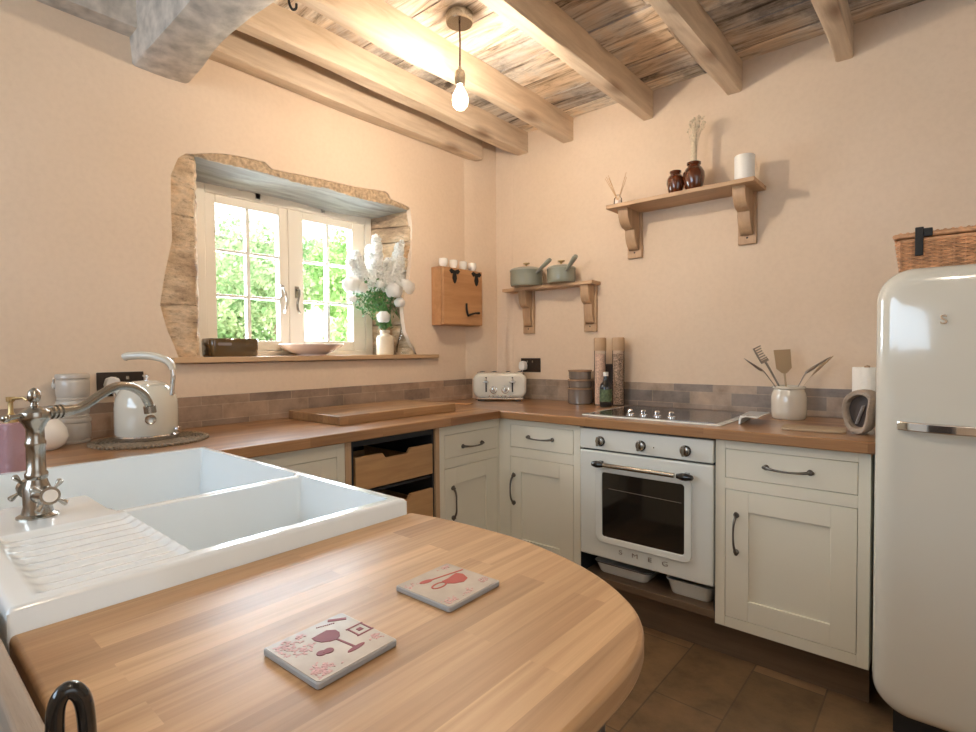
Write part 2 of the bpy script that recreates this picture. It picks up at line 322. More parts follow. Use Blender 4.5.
# ------------------------------------------------------------------ mesh helpers
class B:
    def __init__(s): s.bm = bmesh.new()
    def box(s, x0, x1, y0, y1, z0, z1, mat=None):
        v = [s.bm.verts.new(p) for p in ((x0, y0, z0), (x1, y0, z0), (x1, y1, z0), (x0, y1, z0), (x0, y0, z1), (x1, y0, z1), (x1, y1, z1), (x0, y1, z1))]
        if mat is not None:
            for q in v: q.co = mat @ q.co
        for f in ((0, 3, 2, 1), (4, 5, 6, 7), (0, 1, 5, 4), (1, 2, 6, 5), (2, 3, 7, 6), (3, 0, 4, 7)): s.bm.faces.new([v[i] for i in f])
        return s
    def lathe(s, prof, seg=32, c=(0, 0, 0), mat=None, cap=True):
        c = Vector(c); rings = []
        for r, z in prof:
            if r < 1e-6:
                p = Vector((0, 0, z)); p = (mat @ p if mat else p) + c; rings.append([s.bm.verts.new(p)])
            else:
                ring = []
                for k in range(seg):
                    a = 2*math.pi*k/seg; p = Vector((r*math.cos(a), r*math.sin(a), z)); p = (mat @ p if mat else p) + c
                    ring.append(s.bm.verts.new(p))
                rings.append(ring)
        for a, b in zip(rings, rings[1:]):
            for k in range(seg):
                k2 = (k+1) % seg
                if len(a) == 1 and len(b) == 1: continue
                if len(a) == 1: s.bm.faces.new((a[0], b[k2], b[k]))
                elif len(b) == 1: s.bm.faces.new((a[k], a[k2], b[0]))
                else: s.bm.faces.new((a[k], a[k2], b[k2], b[k]))
        if cap:
            for ring, rev in ((rings[0], True), (rings[-1], False)):
                if len(ring) > 1: s.bm.faces.new(list(reversed(ring)) if rev else ring)
        return s
    def tube(s, pts, rad, seg=10, cap=True, flat=1.0):
        pts = [Vector(p) for p in pts]; n = len(pts)
        rr = rad if isinstance(rad, (list, tuple)) else [rad]*n
        rings = []; prev = None
        for i, p in enumerate(pts):
            t = (pts[min(i+1, n-1)] - pts[max(i-1, 0)])
            if t.length < 1e-9: t = Vector((0, 0, 1))
            t.normalize()
            if prev is None:
                a = Vector((0, 0, 1)) if abs(t.z) < .9 else Vector((1, 0, 0)); u = t.cross(a).normalized()
            else:
                u = prev - t*prev.dot(t)
                u = u.normalized() if u.length > 1e-6 else t.orthogonal().normalized()
            prev = u; v = t.cross(u)
            rings.append([s.bm.verts.new(p + u*rr[i]*math.cos(2*math.pi*k/seg) + v*rr[i]*flat*math.sin(2*math.pi*k/seg)) for k in range(seg)])
        for a, b in zip(rings, rings[1:]):
            for k in range(seg): s.bm.faces.new((a[k], a[(k+1) % seg], b[(k+1) % seg], b[k]))
        if cap: s.bm.faces.new(list(reversed(rings[0]))); s.bm.faces.new(rings[-1])
        return s
    def prism(s, out, d0, d1, plane='xy', mat=None):
        def P(a, b, d):
            p = {'xy': (a, b, d), 'xz': (a, d, b), 'yz': (d, a, b)}[plane]; p = Vector(p); return mat @ p if mat else p
        A = [s.bm.verts.new(P(a, b, d0)) for a, b in out]; C = [s.bm.verts.new(P(a, b, d1)) for a, b in out]; n = len(out)
        s.bm.faces.new(A); s.bm.faces.new(list(reversed(C)))
        for k in range(n): s.bm.faces.new((A[k], C[k], C[(k+1) % n], A[(k+1) % n]))
        return s
    def ball(s, c, r, seg=12, sc=(1, 1, 1)):
        m = Matrix.Translation(c) @ Matrix.Diagonal((r*sc[0], r*sc[1], r*sc[2], 1))
        bmesh.ops.create_uvsphere(s.bm, u_segments=seg, v_segments=max(6, seg*2//3), radius=1, matrix=m); return s
    def obj(s, name, mat, parent=None, loc=(0, 0, 0), rot=(0, 0, 0), bevel=0, bseg=2, smooth=35, label=None):
        bmesh.ops.recalc_face_normals(s.bm, faces=s.bm.faces)
        me = bpy.data.meshes.new(name); s.bm.to_mesh(me); s.bm.free()
        me.materials.append(M[mat] if isinstance(mat, str) else mat)
        if smooth:
            me.polygons.foreach_set('use_smooth', [True]*len(me.polygons)); me.set_sharp_from_angle(angle=R(smooth))
        o = bpy.data.objects.new(name, me); COL.objects.link(o); o.location = loc; o.rotation_euler = rot
        if parent: o.parent = parent
        if bevel:
            md = o.modifiers.new('bevel', 'BEVEL'); md.width = bevel; md.segments = bseg; md.limit_method = 'ANGLE'; md.angle_limit = R(40)
        if label: o['label'] = label
        return o
def tag(o, label, cat, group=None):
    o['label'] = label; o['category'] = cat
    if group: o['group'] = group
    return o
def thing(name, label, cat, loc=(0, 0, 0), rz=0, group=None):
    o = bpy.data.objects.new(name, None); COL.objects.link(o); o.empty_display_size = .05
    o.location = loc; o.rotation_euler = (0, 0, rz); return tag(o, label, cat, group)
def struct(o): o['kind'] = 'structure'; return o
def copy_tree(o, parent=None):
    c = o.copy(); COL.objects.link(c); c.parent = parent
    for ch in list(o.children): copy_tree(ch, c)
    return c
def rrect(w, h, r, n=6, cx=0, cy=0):
    out = []
    for sx, sy, a0 in ((1, 1, 0), (-1, 1, 90), (-1, -1, 180), (1, -1, 270)):
        for k in range(n+1):
            a = R(a0+90*k/n); out.append((cx+sx*(w/2-r)+r*math.cos(a), cy+sy*(h/2-r)+r*math.sin(a)))
    return out
def bez(p, n=16):
    p = [Vector(q) for q in p]; out = []
    for i in range(n+1):
        t = i/n; q = list(p)
        while len(q) > 1: q = [a.lerp(b, t) for a, b in zip(q, q[1:])]
        out.append(q[0])
    return out
def catmull(P, n=6):
    P = [Vector(p) for p in P]; out = []
    for i in range(len(P)-1):
        p0 = P[max(i-1, 0)]; p1 = P[i]; p2 = P[i+1]; p3 = P[min(i+2, len(P)-1)]
        for k in range(n):
            t = k/n
            out.append(.5*((2*p1)+(p2-p0)*t+(2*p0-5*p1+4*p2-p3)*t*t+(3*p1-p0-3*p2+p3)*t**3))
    out.append(P[-1]); return out
def letters(txt, size, parent, mat, loc, rot, depth=.002, name='lettering', space=1.0, label=None, bold=0):
    c = bpy.data.curves.new(name, 'FONT'); c.body = txt; c.size = size; c.extrude = depth; c.align_x = 'CENTER'; c.align_y = 'CENTER'; c.space_character = space; c.offset = bold
    t = bpy.data.objects.new('t', c); COL.objects.link(t)
    bpy.context.view_layer.update()
    me = bpy.data.meshes.new_from_object(t.evaluated_get(bpy.context.evaluated_depsgraph_get())); bpy.data.objects.remove(t)
    me.name = name; me.materials.clear(); me.materials.append(M[mat])
    o = bpy.data.objects.new(name, me); COL.objects.link(o); o.parent = parent; o.location = loc; o.rotation_euler = rot
    if label: o['label'] = label
    return o

WA, WB = -2.345, 2.775
RX, FY, H = 2.0, -1.8, 2.585   # right wall, front wall, ceiling
# ================================================================== SETTING
# floor
struct(B().box(-2.4+.075, RX+.175, FY-.1-.57, WB+.05-.57, -.1, 0).obj('floor', 'floor', loc=(-.075, .57, 0)))
# ceiling boards
b = B(); y = -1.9
while y < WB+.1:
    dz = random.uniform(0, .006); b.box(-2.75, RX+.2, y+.002, y+.188, H+dz, H+.03); y += .19
b.box(-2.75, RX+.2, FY-.1, WB+.1, H+.03, H+.06)
struct(b.obj('ceiling', 'ceiling'))
# wall_left : plaster skin with an irregular hole
hole = [(.852, 1.995), (.823, 1.92), (.822, 1.80), (.823, 1.665), (.80, 1.56), (.786, 1.484), (.774, 1.405), (.797, 1.308), (.82, 1.25), (.845, 1.172),
        (2.15, 1.172), (2.11, 1.20), (2.075, 1.253), (2.03, 1.33), (2.017, 1.395), (2.01, 1.48), (2.02, 1.564), (2.06, 1.63), (2.074, 1.712), (2.084, 1.83), (2.086, 1.941),
        (2.072, 2.035), (2.02, 2.048), (1.934, 2.058), (1.915, 2.085), (1.893, 2.090), (1.819, 2.084), (1.70, 2.072), (1.606, 2.068), (1.50, 2.064), (1.385, 2.058),
        (1.30, 2.052), (1.246, 2.050), (1.214, 2.073), (1.101, 2.068), (1.04, 2.062), (.975, 2.048), (.916, 2.030), (.88, 2.02)]
def wall_with_hole():
    b = B(); bm = b.bm
    outer = [(FY, 0), (WB+.1, 0), (WB+.1, 2.62), (FY, 2.62)]
    ov = [bm.verts.new((WA, y, z)) for y, z in outer]; hv = [bm.verts.new((WA, y, z)) for y, z in hole]
    es = [bm.edges.new((ov[i], ov[(i+1) % 4])) for i in range(4)]
    he = [bm.edges.new((hv[i], hv[(i+1) % len(hv)])) for i in range(len(hv))]
    bmesh.ops.triangle_fill(bm, use_beauty=True, edges=es+he, normal=(1, 0, 0))
    # rounded rim going into the wall
    cy = sum(p[0] for p in hole)/len(hole); cz = sum(p[1] for p in hole)/len(hole)
    prev = hv
    for dx, sc in ((-.006, 1.0), (-.03, .998)):
        nv = [bm.verts.new((WA+dx, cy+(y-cy)*sc, cz+(z-cz)*sc)) for y, z in hole]
        for i in range(len(hv)): bm.faces.new((prev[i], prev[(i+1) % len(hv)], nv[(i+1) % len(hv)], nv[i]))
        prev = nv
    # masonry behind
    X0, X1 = -2.85, WA-.012
    b.box(X0, X1, FY-.1, .70, -.1, 2.7); b.box(X0, X1, 2.22, WB+.1, -.1, 2.7)
    b.box(X0, X1, .70, 2.22, -.1, 1.172); b.box(X0, X1, .70, 2.22, 2.13, 2.7)
    # boxed corner beside the back wall
    b.prism([(WA-.01, 2.50), (WA+.001, 2.53), (WA+.018, 2.60), (WA+.04, 2.68), (-2.283, 2.80), (WA-.01, 2.82)], 0, 2.60)
    return struct(b.obj('wall_left', 'plaster', smooth=25))
wall_with_hole()
b = B(); b.box(-2.3, RX+.2, WB, WB+.3, 0, 2.66)
b.prism([(-2.30, WB+.03), (-2.29, WB-.0), (-2.25, WB+.012), (-2.19, WB-.008), (-2.15, WB-.001), (-2.15, WB+.03)], 0, 2.6)
struct(b.obj('wall_back', 'plaster', smooth=50))
struct(B().box(RX, RX+.2, FY-.1, WB+.1, 0, 2.66).obj('wall_right', 'plaster'))
struct(B().box(-2.75, RX+.2, FY-.2, FY, 0, 2.66).obj('wall_front', 'plaster'))
# plaster lip raised round the window opening
# stone left of the window, stone jamb on the right
def rough_block(b, pts2d, z0, z1, jit=.006):
    n = len(pts2d); layers = max(2, int((z1-z0)/.02)); prev = None
    for l in range(layers+1):
        z = z0+(z1-z0)*l/layers
        e = .0 if 0 < l < layers else -.004
        ring = [b.bm.verts.new((x+random.uniform(-jit, jit)+e, y+random.uniform(-jit, jit), z)) for x, y in pts2d]
        if prev:
            for k in range(n): b.bm.faces.new((prev[k], prev[(k+1) % n], ring[(k+1) % n], ring[k]))
        else: b.bm.faces.new(list(reversed(ring)))
        prev = ring
    b.bm.faces.new(prev)
b = B(); z = 1.172
while z < 2.12:
    h = random.choice([.07, .12, .17, .21]); h = min(h, 2.13-z); d = random.uniform(-.005, .004)
    yy = [.72, .76, .80, .84, .88]; pts = [(WA-.010+d, y) for y in yy]+[(WA-.014+d, .908), (WA-.03+d, .925), (-2.42, .945), (-2.50, .975), (-2.58, 1.0), (-2.66, 1.01), (-2.84, 1.01), (-2.84, .70)]
    rough_block(b, pts, z+.0015, z+h-.0015, .005); z += h
b.box(-2.84, WA-.018, .70, .90, 1.172, 2.12)
struct(b.obj('trim_1', 'stone', smooth=60))
b = B(); z = 1.172
while z < 2.12:
    h = random.uniform(.06, .13); h = min(h, 2.13-z); d = random.uniform(-.006, .006)
    pts = [(WA-.012, 2.20), (WA-.012, 2.13), (WA-.014, 2.085+d), (-2.39, 2.068+d), (-2.44, 2.05+d), (-2.50, 2.03+d), (-2.56, 2.005+d), (-2.60, 1.992), (-2.66, 1.985), (-2.84, 1.985), (-2.84, 2.22)]
    rough_block(b, pts, z+.003, z+h-.003, .0045); z += h
b.box(-2.84, WA-.022, 2.10, 2.22, 1.172, 2.12)
struct(b.obj('trim_2', 'stone', smooth=60))
# grey timber lintel over the window
b = B(); nx, ny = 10, 46; g = []
for i in range(nx+1):
    row = []
    for j in range(ny+1):
        t = i/nx; x = WA-.014-t*.27; y = .86+1.27*j/ny
        zz = 2.030-.038*t + .006*math.sin(y*9+2*t)+random.uniform(-.0015, .0015) - (.006 if (i % 4 == 1 and 12 < j < 40) else 0)
        row.append(b.bm.verts.new((x, y, zz)))
    g.append(row)
for i in range(nx):
    for j in range(ny): b.bm.faces.new((g[i][j], g[i+1][j], g[i+1][j+1], g[i][j+1]))
fr = [b.bm.verts.new((WA-.014, .86+1.27*j/ny, 2.13)) for j in range(ny+1)]
for j in range(ny): b.bm.faces.new((g[0][j], g[0][j+1], fr[j+1], fr[j]))
b.box(-2.84, WA-.02, .86, 2.13, 2.045, 2.13)
struct(b.obj('trim_3', 'lintel', smooth=50))
# rough sandy broken edge of plaster over the lintel
b = B(); top = [(.905, 2.024), (.975, 2.044), (1.04, 2.058), (1.101, 2.064), (1.214, 2.070), (1.246, 2.049), (1.30, 2.051), (1.385, 2.057), (1.5, 2.063), (1.606, 2.067), (1.7, 2.071), (1.819, 2.083), (1.893, 2.088), (1.93, 2.062), (2.02, 2.046), (2.072, 2.033)]
def topz(y):
    for (a, za), (c, zc) in zip(top, top[1:]):
        if a <= y <= c: return za+(zc-za)*(y-a)/(c-a)
    return top[-1][1]
n = 90; rows = []
for j in range(n+1):
    y = .905+(2.07-.905)*j/n; zt = topz(y)+.004; zb = 2.026+.004*math.sin(17*y)+random.uniform(-.003, .003); zb = min(zb, zt-.004)
    rows.append([b.bm.verts.new((WA-.004-random.uniform(0, .004), y, zt)), b.bm.verts.new((WA-.003-random.uniform(0, .006), y, (zt+zb)/2)), b.bm.verts.new((WA-.010-random.uniform(0, .004), y, zb)), b.bm.verts.new((WA-.03, y, zb+.003))])
for a, c in zip(rows, rows[1:]):
    for k in range(3): b.bm.faces.new((a[k], a[k+1], c[k+1], c[k]))
struct(b.obj('trim_4', 'rough_edge', smooth=0))
# ------------------------------------------------------------------ window
FX = -2.62
win = bpy.data.objects.new('window_1', None); COL.objects.link(win); win.location = (FX, 1.0, 1.20); struct(win)
def framebox(b, y0, y1, z0, z1, t, x0, x1, tb=None):
    tb = tb or t
    b.box(x0, x1, y0, y0+t, z0, z1); b.box(x0, x1, y1-t, y1, z0, z1); b.box(x0, x1, y0+t, y1-t, z0, z0+tb); b.box(x0, x1, y0+t, y1-t, z1-t, z1)
b = B(); framebox(b, .005, .985, -.02, .80, .045, -.04, .03); b.box(-.04, .015, .44, .48, 0, .78)
b.obj('window_frame', 'frame', win, bevel=.003)
for k, (y0, y1, gy0, gy1) in enumerate(((.05, .458, .098, .412), (.462, .938, .545, .857))):
    s = B(); z0, z1, gz0, gz1 = .025, .757, .075, .715
    s.box(-.025, .022, y0, gy0, z0, z1); s.box(-.025, .022, gy1, y1, z0, z1); s.box(-.025, .022, gy0, gy1, z0, gz0); s.box(-.025, .022, gy0, gy1, gz1, z1)
    so = s.obj('casement', 'frame', win, bevel=.004)
    g = B(); yc = (gy0+gy1)/2
    g.box(-.018, .012, yc-.009, yc+.009, gz0, gz1)
    for q in (1, 2):
        zz = gz0+(gz1-gz0)*q/3; g.box(-.016, .010, gy0, gy1, zz-.007, zz+.007)
    g.obj('glazing_bars', 'enamel', so, bevel=.002)
    B().box(-.004, 0, gy0-.004, gy1+.004, gz0-.004, gz1+.004).obj('window_pane', 'pane', so, smooth=0)
def latch(yy, mat, sgn):
    b = B(); b.box(.022, .030, yy-.010, yy+.010, .30, .36)
    b.tube(catmull([(.030, yy, .345), (.048, yy, .338), (.055, yy+.004*sgn, .31), (.050, yy+.012*sgn, .27), (.046, yy+.006*sgn, .235), (.052, yy-.002*sgn, .22)]), [.007]*20+[.005]*6 if False else .006)
    b.obj('casement_handle', mat, win)
latch(.420, 'chrome', 1); latch(.503, 'nickel', -1)
for yy in (.300, .662):
    b = B(); b.box(.0, .03, yy-.012, yy+.012, .772, .80); b.obj('blind_bracket', 'iron', win)
# sill
tag(B().box(-2.61, -2.312, .807, 2.262, 1.176, 1.199).obj('window_sill_board', 'oak_y', bevel=.003, loc=(0, 0, 0)), 'long oak window sill board under the small paned window', 'window sill')

# ------------------------------------------------------------------ joists, cross beam
def joist(x0, x1, y0, y1, z0, label, mat='joist'):
    L = y1-y0; b = B(); n = 40; rings = []
    for j in range(n+1):
        y = L*j/n; w1 = .004*math.sin(y*3.1+x0*9)+.003*math.sin(y*7.7+x0); w2 = .004*math.sin(y*2.3+x1*5); dz = .004*math.sin(y*4+x0*13)
        c = .0045+.003*math.sin(y*5+x0*3)
        hx = (x1-x0)/2
        ring = [(-hx+w1, H+.004-z0), (-hx+w1, c), (-hx+w1+c, dz), (hx+w2-c, dz), (hx+w2, c), (hx+w2, H+.004-z0)]
        rings.append([b.bm.verts.new((a, y, z)) for a, z in ring])
    for r0, r1 in zip(rings, rings[1:]):
        for k in range(6): b.bm.faces.new((r0[k], r0[(k+1) % 6], r1[(k+1) % 6], r1[k]))
    b.bm.faces.new(rings[0]); b.bm.faces.new(list(reversed(rings[-1])))
    tag(b.obj('ceiling_joist', mat, loc=((x0+x1)/2, y0, z0), smooth=30), label, 'ceiling joist', 'sawn oak ceiling joists')
YJ = .74
joist(-2.345, -2.26, YJ, 2.612, 2.432, 'sawn oak ceiling joist tight against the window wall')
joist(-2.105, -2.025, YJ, WB+.02, 2.462, 'oak ceiling joist ending in the room corner, second from the window wall')
joist(-1.765, -1.695, YJ, WB+.02, 2.455, 'oak ceiling joist just left of the pendant light rose')
joist(-1.265, -1.198, YJ, WB+.02, 2.447, 'oak ceiling joist ending above the reed diffuser, right of the pendant')
joist(-.83, -.762, YJ, WB+.02, 2.447, 'oak ceiling joist ending above the white candle on the shelf')
joist(-.385, -.318, YJ, WB+.02, 2.447, 'rightmost visible oak ceiling joist, between shelf and fridge')
joist(-2.345, -2.26, -1.75, .72, 2.405, 'greyish ceiling joist beyond the big cross beam, along the left wall', 'beam')
# cross beam along x
b = B(); L = 4.4; n = 60; rings = []
for j in range(n+1):
    x = L*j/n; w1 = .010*math.sin(x*2.1+.6)+.004*math.sin(x*6); w2 = .018*math.sin(x*2.7+2.6)+.010*math.sin(x*8+1); dz = .008*math.sin(x*3.3)
    prof = [(-.10, .30), (-.10+w1*.4, .10), (-.098+w1, .012), (-.090+w1, dz+.002), (-.03+w1*.5, dz-.002), (.03, dz-.003), (.078+w2, dz+.001), (.092+w2, .012), (.10+w2*.5, .12), (.10, .30)]
    if x < .02: prof = [(a if abs(a) < .2 else a, c) for a, c in prof]
    rings.append([b.bm.verts.new((x, a+random.uniform(-.0015, .0015), c+random.uniform(-.0015, .0015))) for a, c in prof])
for r0, r1 in zip(rings, rings[1:]):
    for k in range(10): b.bm.faces.new((r0[k], r0[(k+1) % 10], r1[(k+1) % 10], r1[k]))
b.bm.faces.new(rings[0]); b.bm.faces.new(list(reversed(rings[-1])))
tag(b.obj('cross_beam', 'beam', loc=(-2.4, .79, 2.297), smooth=50), 'massive hewn grey cross beam carrying the joists at top left', 'beam')
b = B(); b.tube(catmull([(0, .0, .09), (0, .0, .03), (0, .004, .0), (0, .014, -.012), (0, .026, -.004), (0, .028, .012)]), .004)
b.ball((0, 0, .09), .008)
tag(b.obj('beam_hook', 'iron', loc=(-1.60, .915, 2.32)), 'small black iron hook hanging at the side of the cross beam', 'hook')

# ------------------------------------------------------------------ splashback
struct(B().box(0, .012, -1.6, WB-.01, .912, 1.038).obj('trim_5', 'tile', loc=(WA, 0, 0), bevel=.0015))
struct(B().box(-2.29, .6, -.012, 0, .912, 1.038).obj('trim_6', 'tileb', loc=(0, WB, 0), bevel=.0015))

# ================================================================== WORKTOPS
TZ0, TZ1 = .872, .912
tag(B().box(WA+.001, -1.722, -1.2, 2.11, TZ0, TZ1).obj('worktop', 'top_y', bevel=.004), 'oiled oak worktop along the window wall, under the kettle', 'worktop')
b = B(); b.prism([(WA+.001, 2.112), (-.165, 2.112), (-.165, WB-.001), (WA+.001, WB-.001)], TZ0, TZ1)
tag(b.obj('worktop', 'top_x', bevel=.004), 'oiled oak worktop along the back wall around the hob', 'worktop')
isl = [(-.768, .098), (-.225, .098), (-.225, .40), (-.227, .47), (-.238, .525), (-.258, .565), (-.29, .60), (-.335, .632), (-.39, .658), (-.45, .676), (-.53, .690), (-.64, .690), (-.70, .685), (-.768, .672)]
isl = isl[:2]+[(v.x, v.y) for v in catmull([(a, c, 0) for a, c in isl[2:]], 5)]
tag(B().prism(isl, TZ0+.010, TZ1).obj('worktop', 'top_island', bevel=.006, bseg=3), 'pale oak peninsula worktop with rounded corner, holding two coasters', 'worktop')
def inset(p, cx, cy, s): return [(cx+(x-cx)*s, cy+(y-cy)*s) for x, y in p]
base = [(-.760, .13), (-.262, .13), (-.262, .40), (-.266, .47), (-.277, .515), (-.30, .55), (-.335, .585), (-.39, .612), (-.45, .630), (-.53, .64), (-.760, .64)]
base = base[:2]+[(v.x, v.y) for v in catmull([(a, c, 0) for a, c in base[2:]], 5)]
tag(B().prism(base, 0, TZ0+.009).obj('peninsula_base', 'tinback', bevel=.004), 'dark rounded base panel under the peninsula worktop', 'cabinet')
# strip of worktop in front of the sink side + sink carcass
tag(B().box(-1.66, -.77, .13, .62, 0, .695).obj('sink_cabinet', 'cab', bevel=.003), 'cream cabinet carrying the white double sink', 'cabinet')
tag(B().box(-.95, -.36, 0, .018, -.06, .02).obj('end_rail', 'rail', loc=(0, .0685, .912), bevel=.003), 'rough sawn timber rail capping the left end of the peninsula', 'rail')
tag(B().box(-.95, -.36, -.02, 0, -.9, 0).obj('gable_board', 'paint_green', loc=(0, .0680, .905), bevel=.002), 'grey green painted panel outside the timber rail, bottom left corner', 'panel')
# black hoop (curved handle) at bottom left
b = B(); P = catmull([(0, -.010, -.063), (0, -.010, -.04), (0, -.009, -.012), (0, -.004, 0), (0, .003, 0), (0, .009, -.010), (0, .0115, -.03), (0, .012, -.063)])
b.tube(P, .0068, 14)
b.tube([(0, -.010, -.10), (0, -.010, -.068)], .0068, 14) if False else b.lathe([(.020, -.0655), (.020, -.0605), (.012, -.058)], 24)
o = b.obj('hooped_handle', 'black', loc=(-.48, .093, .9715)); o.scale = (.9, .85, .9); o.rotation_euler = (0, 0, R(-8)); tag(o, 'glossy black bent metal hoop standing on the near end of the peninsula', 'handle')

# ================================================================== CABINETS
def bow_handle(parent, L, loc, vertical, name='handle'):
    b = B(); n = 14; pts = []; rad = []
    for i in range(n+1):
        t = i/n*2-1; pts.append((t*L/2*.92, -.024*(1-t**4)*1.0-.004, -.004*math.cos(t*math.pi/2))); rad.append(.0035+.0025*abs(t)**2)
    b.tube(pts, rad, 8)
    for s in (-1, 1):
        m = Matrix.Rotation(R(90), 4, 'X'); b.lathe([(.0105, 0), (.0105, .003), (.007, .006), (.005, .016), (.0, .017)], 14, (s*L/2*.9, 0, 0), m)
        b.ball((s*L/2*.98, -.006, 0), .006, 8, (1.3, .6, 1.2))
    return b.obj(name, 'pewter', parent, loc=loc, rot=(0, R(90) if vertical else 0, 0))
def front(parent, x0, x1, z0, z1, name, panel=None):
    """flush inset front with a shadow gap, recessed panel when given (px0,px1,pz0,pz1)"""
    b = B(); g = .0018; a0, a1, c0, c1 = x0+g, x1-g, z0+g, z1-g
    if panel:
        p0, p1, q0, q1 = panel
        b.box(a0, p0, -.0, .018, c0, c1); b.box(p1, a1, 0, .018, c0, c1); b.box(p0, p1, 0, .018, c0, q0); b.box(p0, p1, 0, .018, q1, c1)
        o = b.obj(name, 'cab', parent, bevel=.0012)
        B().box(p0-.002, p1+.002, .009, .016, q0-.002, q1+.002).obj('door_panel', 'cab', o)
    else:
        b.box(a0, a1, 0, .018, c0, c1); o = b.obj(name, 'cab', parent, bevel=.0012)
    return o
def cabinet(label, loc, rz, W, fronts, z0=.15, depth=.60):
    t = thing('base_cabinet', label, 'cabinet', loc, rz)
    B().box(0, W, .0205, depth, z0, .871).obj('carcass', 'cabgap' if False else 'cab', t)
    # face frame with openings
    b = B(); xs = (min(f[0] for f in fronts), max(f[1] for f in fronts))
    b.box(0, xs[0], 0, .02, z0, .871); b.box(xs[1], W, 0, .02, z0, .871)
    zs = sorted([(f[2], f[3]) for f in fronts]); prev = z0
    for a, c in zs: b.box(xs[0], xs[1], 0, .02, prev, a); prev = c
    b.box(xs[0], xs[1], 0, .02, prev, .871)
    b.obj('face_frame', 'cab', t, bevel=.001)
    gp = B()
    for f in fronts: gp.box(f[0], f[1], .0185, .0203, f[2], f[3])
    gp.obj('gap_shade', 'cabgap', t)  # dark sheet behind the fronts, painting the shade in their gaps
    for f in fronts:
        o = front(t, f[0], f[1], f[2], f[3], f[4], f[5])
        kind, hx, hz, L = f[6]
        if kind: bow_handle(o, L, (hx, 0, hz), kind == 'v')
    return t
OY = 2.141
cabinet('cream base cabinet left of the oven, drawer above door', (-1.735, OY, 0), 0, .46,
        [(.052, .424, .19, .683, 'door', (.120, .345, .27, .608), ('v', .075, .518, .155)), (.052, .424, .730, .845, 'drawer', None, ('h', .237, .789, .155))])
cabinet('cream base cabinet right of the oven, beside the fridge', (-.676, OY, 0), 0, .491,
        [(.036, .457, .19, .683, 'door', (.119, .380, .268, .604), ('v', .077, .518, .155)), (.036, .457, .726, .837, 'drawer', None, ('h', .248, .783, .155))])
cabinet('cream base cabinet in the corner on the window wall', (-1.755, 1.712, 0), R(90), .429,
        [(.030, .410, .19, .672, 'door', (.108, .325, .27, .590), ('v', .083, .505, .155)), (.030, .410, .717, .828, 'drawer', None, ('h', .222, .762, .150))])
cabinet('cream base cabinet half hidden behind the sink corner', (-1.755, .66, 0), R(90), .545,
        [(.035, .510, .19, .818, 'door', (.10, .445, .27, .735), (None, 0, 0, 0))])
# crate unit: two wooden crates on dark runners
cu = thing('crate_unit', 'open base unit with two wooden crate drawers between cream cabinets', 'cabinet', (-1.755, 1.207, 0), R(90))
b = B(); b.box(0, .028, 0, .58, .15, .871); b.box(.480, .504, 0, .58, .15, .871); b.box(.028, .480, 0, .58, .15, .18); b.obj('carcass', 'oak_z', cu, bevel=.001)
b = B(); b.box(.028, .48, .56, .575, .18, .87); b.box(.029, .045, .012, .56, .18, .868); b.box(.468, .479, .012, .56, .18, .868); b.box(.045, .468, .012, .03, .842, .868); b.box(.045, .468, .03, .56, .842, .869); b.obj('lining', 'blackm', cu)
for k, (z0, z1) in enumerate(((.665, .800), (.445, .60), (.225, .38))):
    b = B(); zt = z1; out = [(.050, z0), (.465, z0), (.465, zt), (.335, zt), (.318, zt-.022), (.200, zt-.022), (.183, zt), (.050, zt)]
    b.prism(out, .004, .020, 'xz'); b.box(.050, .062, .02, .5, z0, zt-.06); b.box(.453, .465, .02, .5, z0, zt-.06); b.box(.05, .465, .02, .5, z0, z0+.01); b.box(.05, .465, .49, .5, z0, zt-.08)
    b.obj('crate_drawer', 'crate', cu, bevel=.002)
b = B()
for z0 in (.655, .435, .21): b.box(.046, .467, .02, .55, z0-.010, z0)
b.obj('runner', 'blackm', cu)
tag(B().box(0, .022, -.034, 0, .15, .871).obj('corner_filler', 'cab', loc=(-1.756, 2.175, 0), bevel=.001), 'narrow cream filler post where the two cabinet runs meet', 'filler panel')
# plinths
struct(B().box(-1.72, -.19, 0, .02, 0, .149).obj('baseboard_back', 'plinth', loc=(0, 2.215, 0)))
struct(B().box(-.02, 0, .7, 2.2, 0, .149).obj('baseboard_left', 'plinth', loc=(-1.80, 0, 0)))

# ------------------------------------------------------------------ oven with open shelf
ov = thing('built_in_oven', 'white retro built-in oven with black glass door and bar handle', 'oven', (-1.2735, OY, 0))
OW = .5965
B().box(.004, OW-.004, .02, .56, .30, .866).obj('oven_body', 'blackm', ov)
B().box(.004, OW-.004, -.012, .02, .773, .864).obj('control_panel', 'ovenw', ov, bevel=.005, bseg=3)
d = B(); d.box(.004, OW-.004, -.012, .02, .292, .766); do = d.obj('oven_door', 'ovenw', ov, bevel=.006, bseg=3)
def ring(b, w, h, r, wi, hi, ri, y0, y1, cx, cz, n=6):
    o1 = rrect(w, h, r, n, cx, cz); i1 = rrect(wi, hi, ri, n, cx, cz); m = len(o1); V = {}
    for key, (pts, y) in dict(of=(o1, y0), inf=(i1, y0+.003), ob=(o1, y1), ib=(i1, y1)).items(): V[key] = [b.bm.verts.new((a, y, c)) for a, c in pts]
    for k in range(m):
        j = (k+1) % m
        for p, q in (('of', 'inf'), ('inf', 'ib'), ('ob', 'of')): b.bm.faces.new((V[p][k], V[p][j], V[q][j], V[q][k]))
CXO, CZO = .30, .532
r_ = B(); ring(r_, .425, .340, .030, .365, .285, .012, -.022, -.010, CXO, CZO+.002); r_.obj('window_surround', 'ovenw', do, bevel=.003)
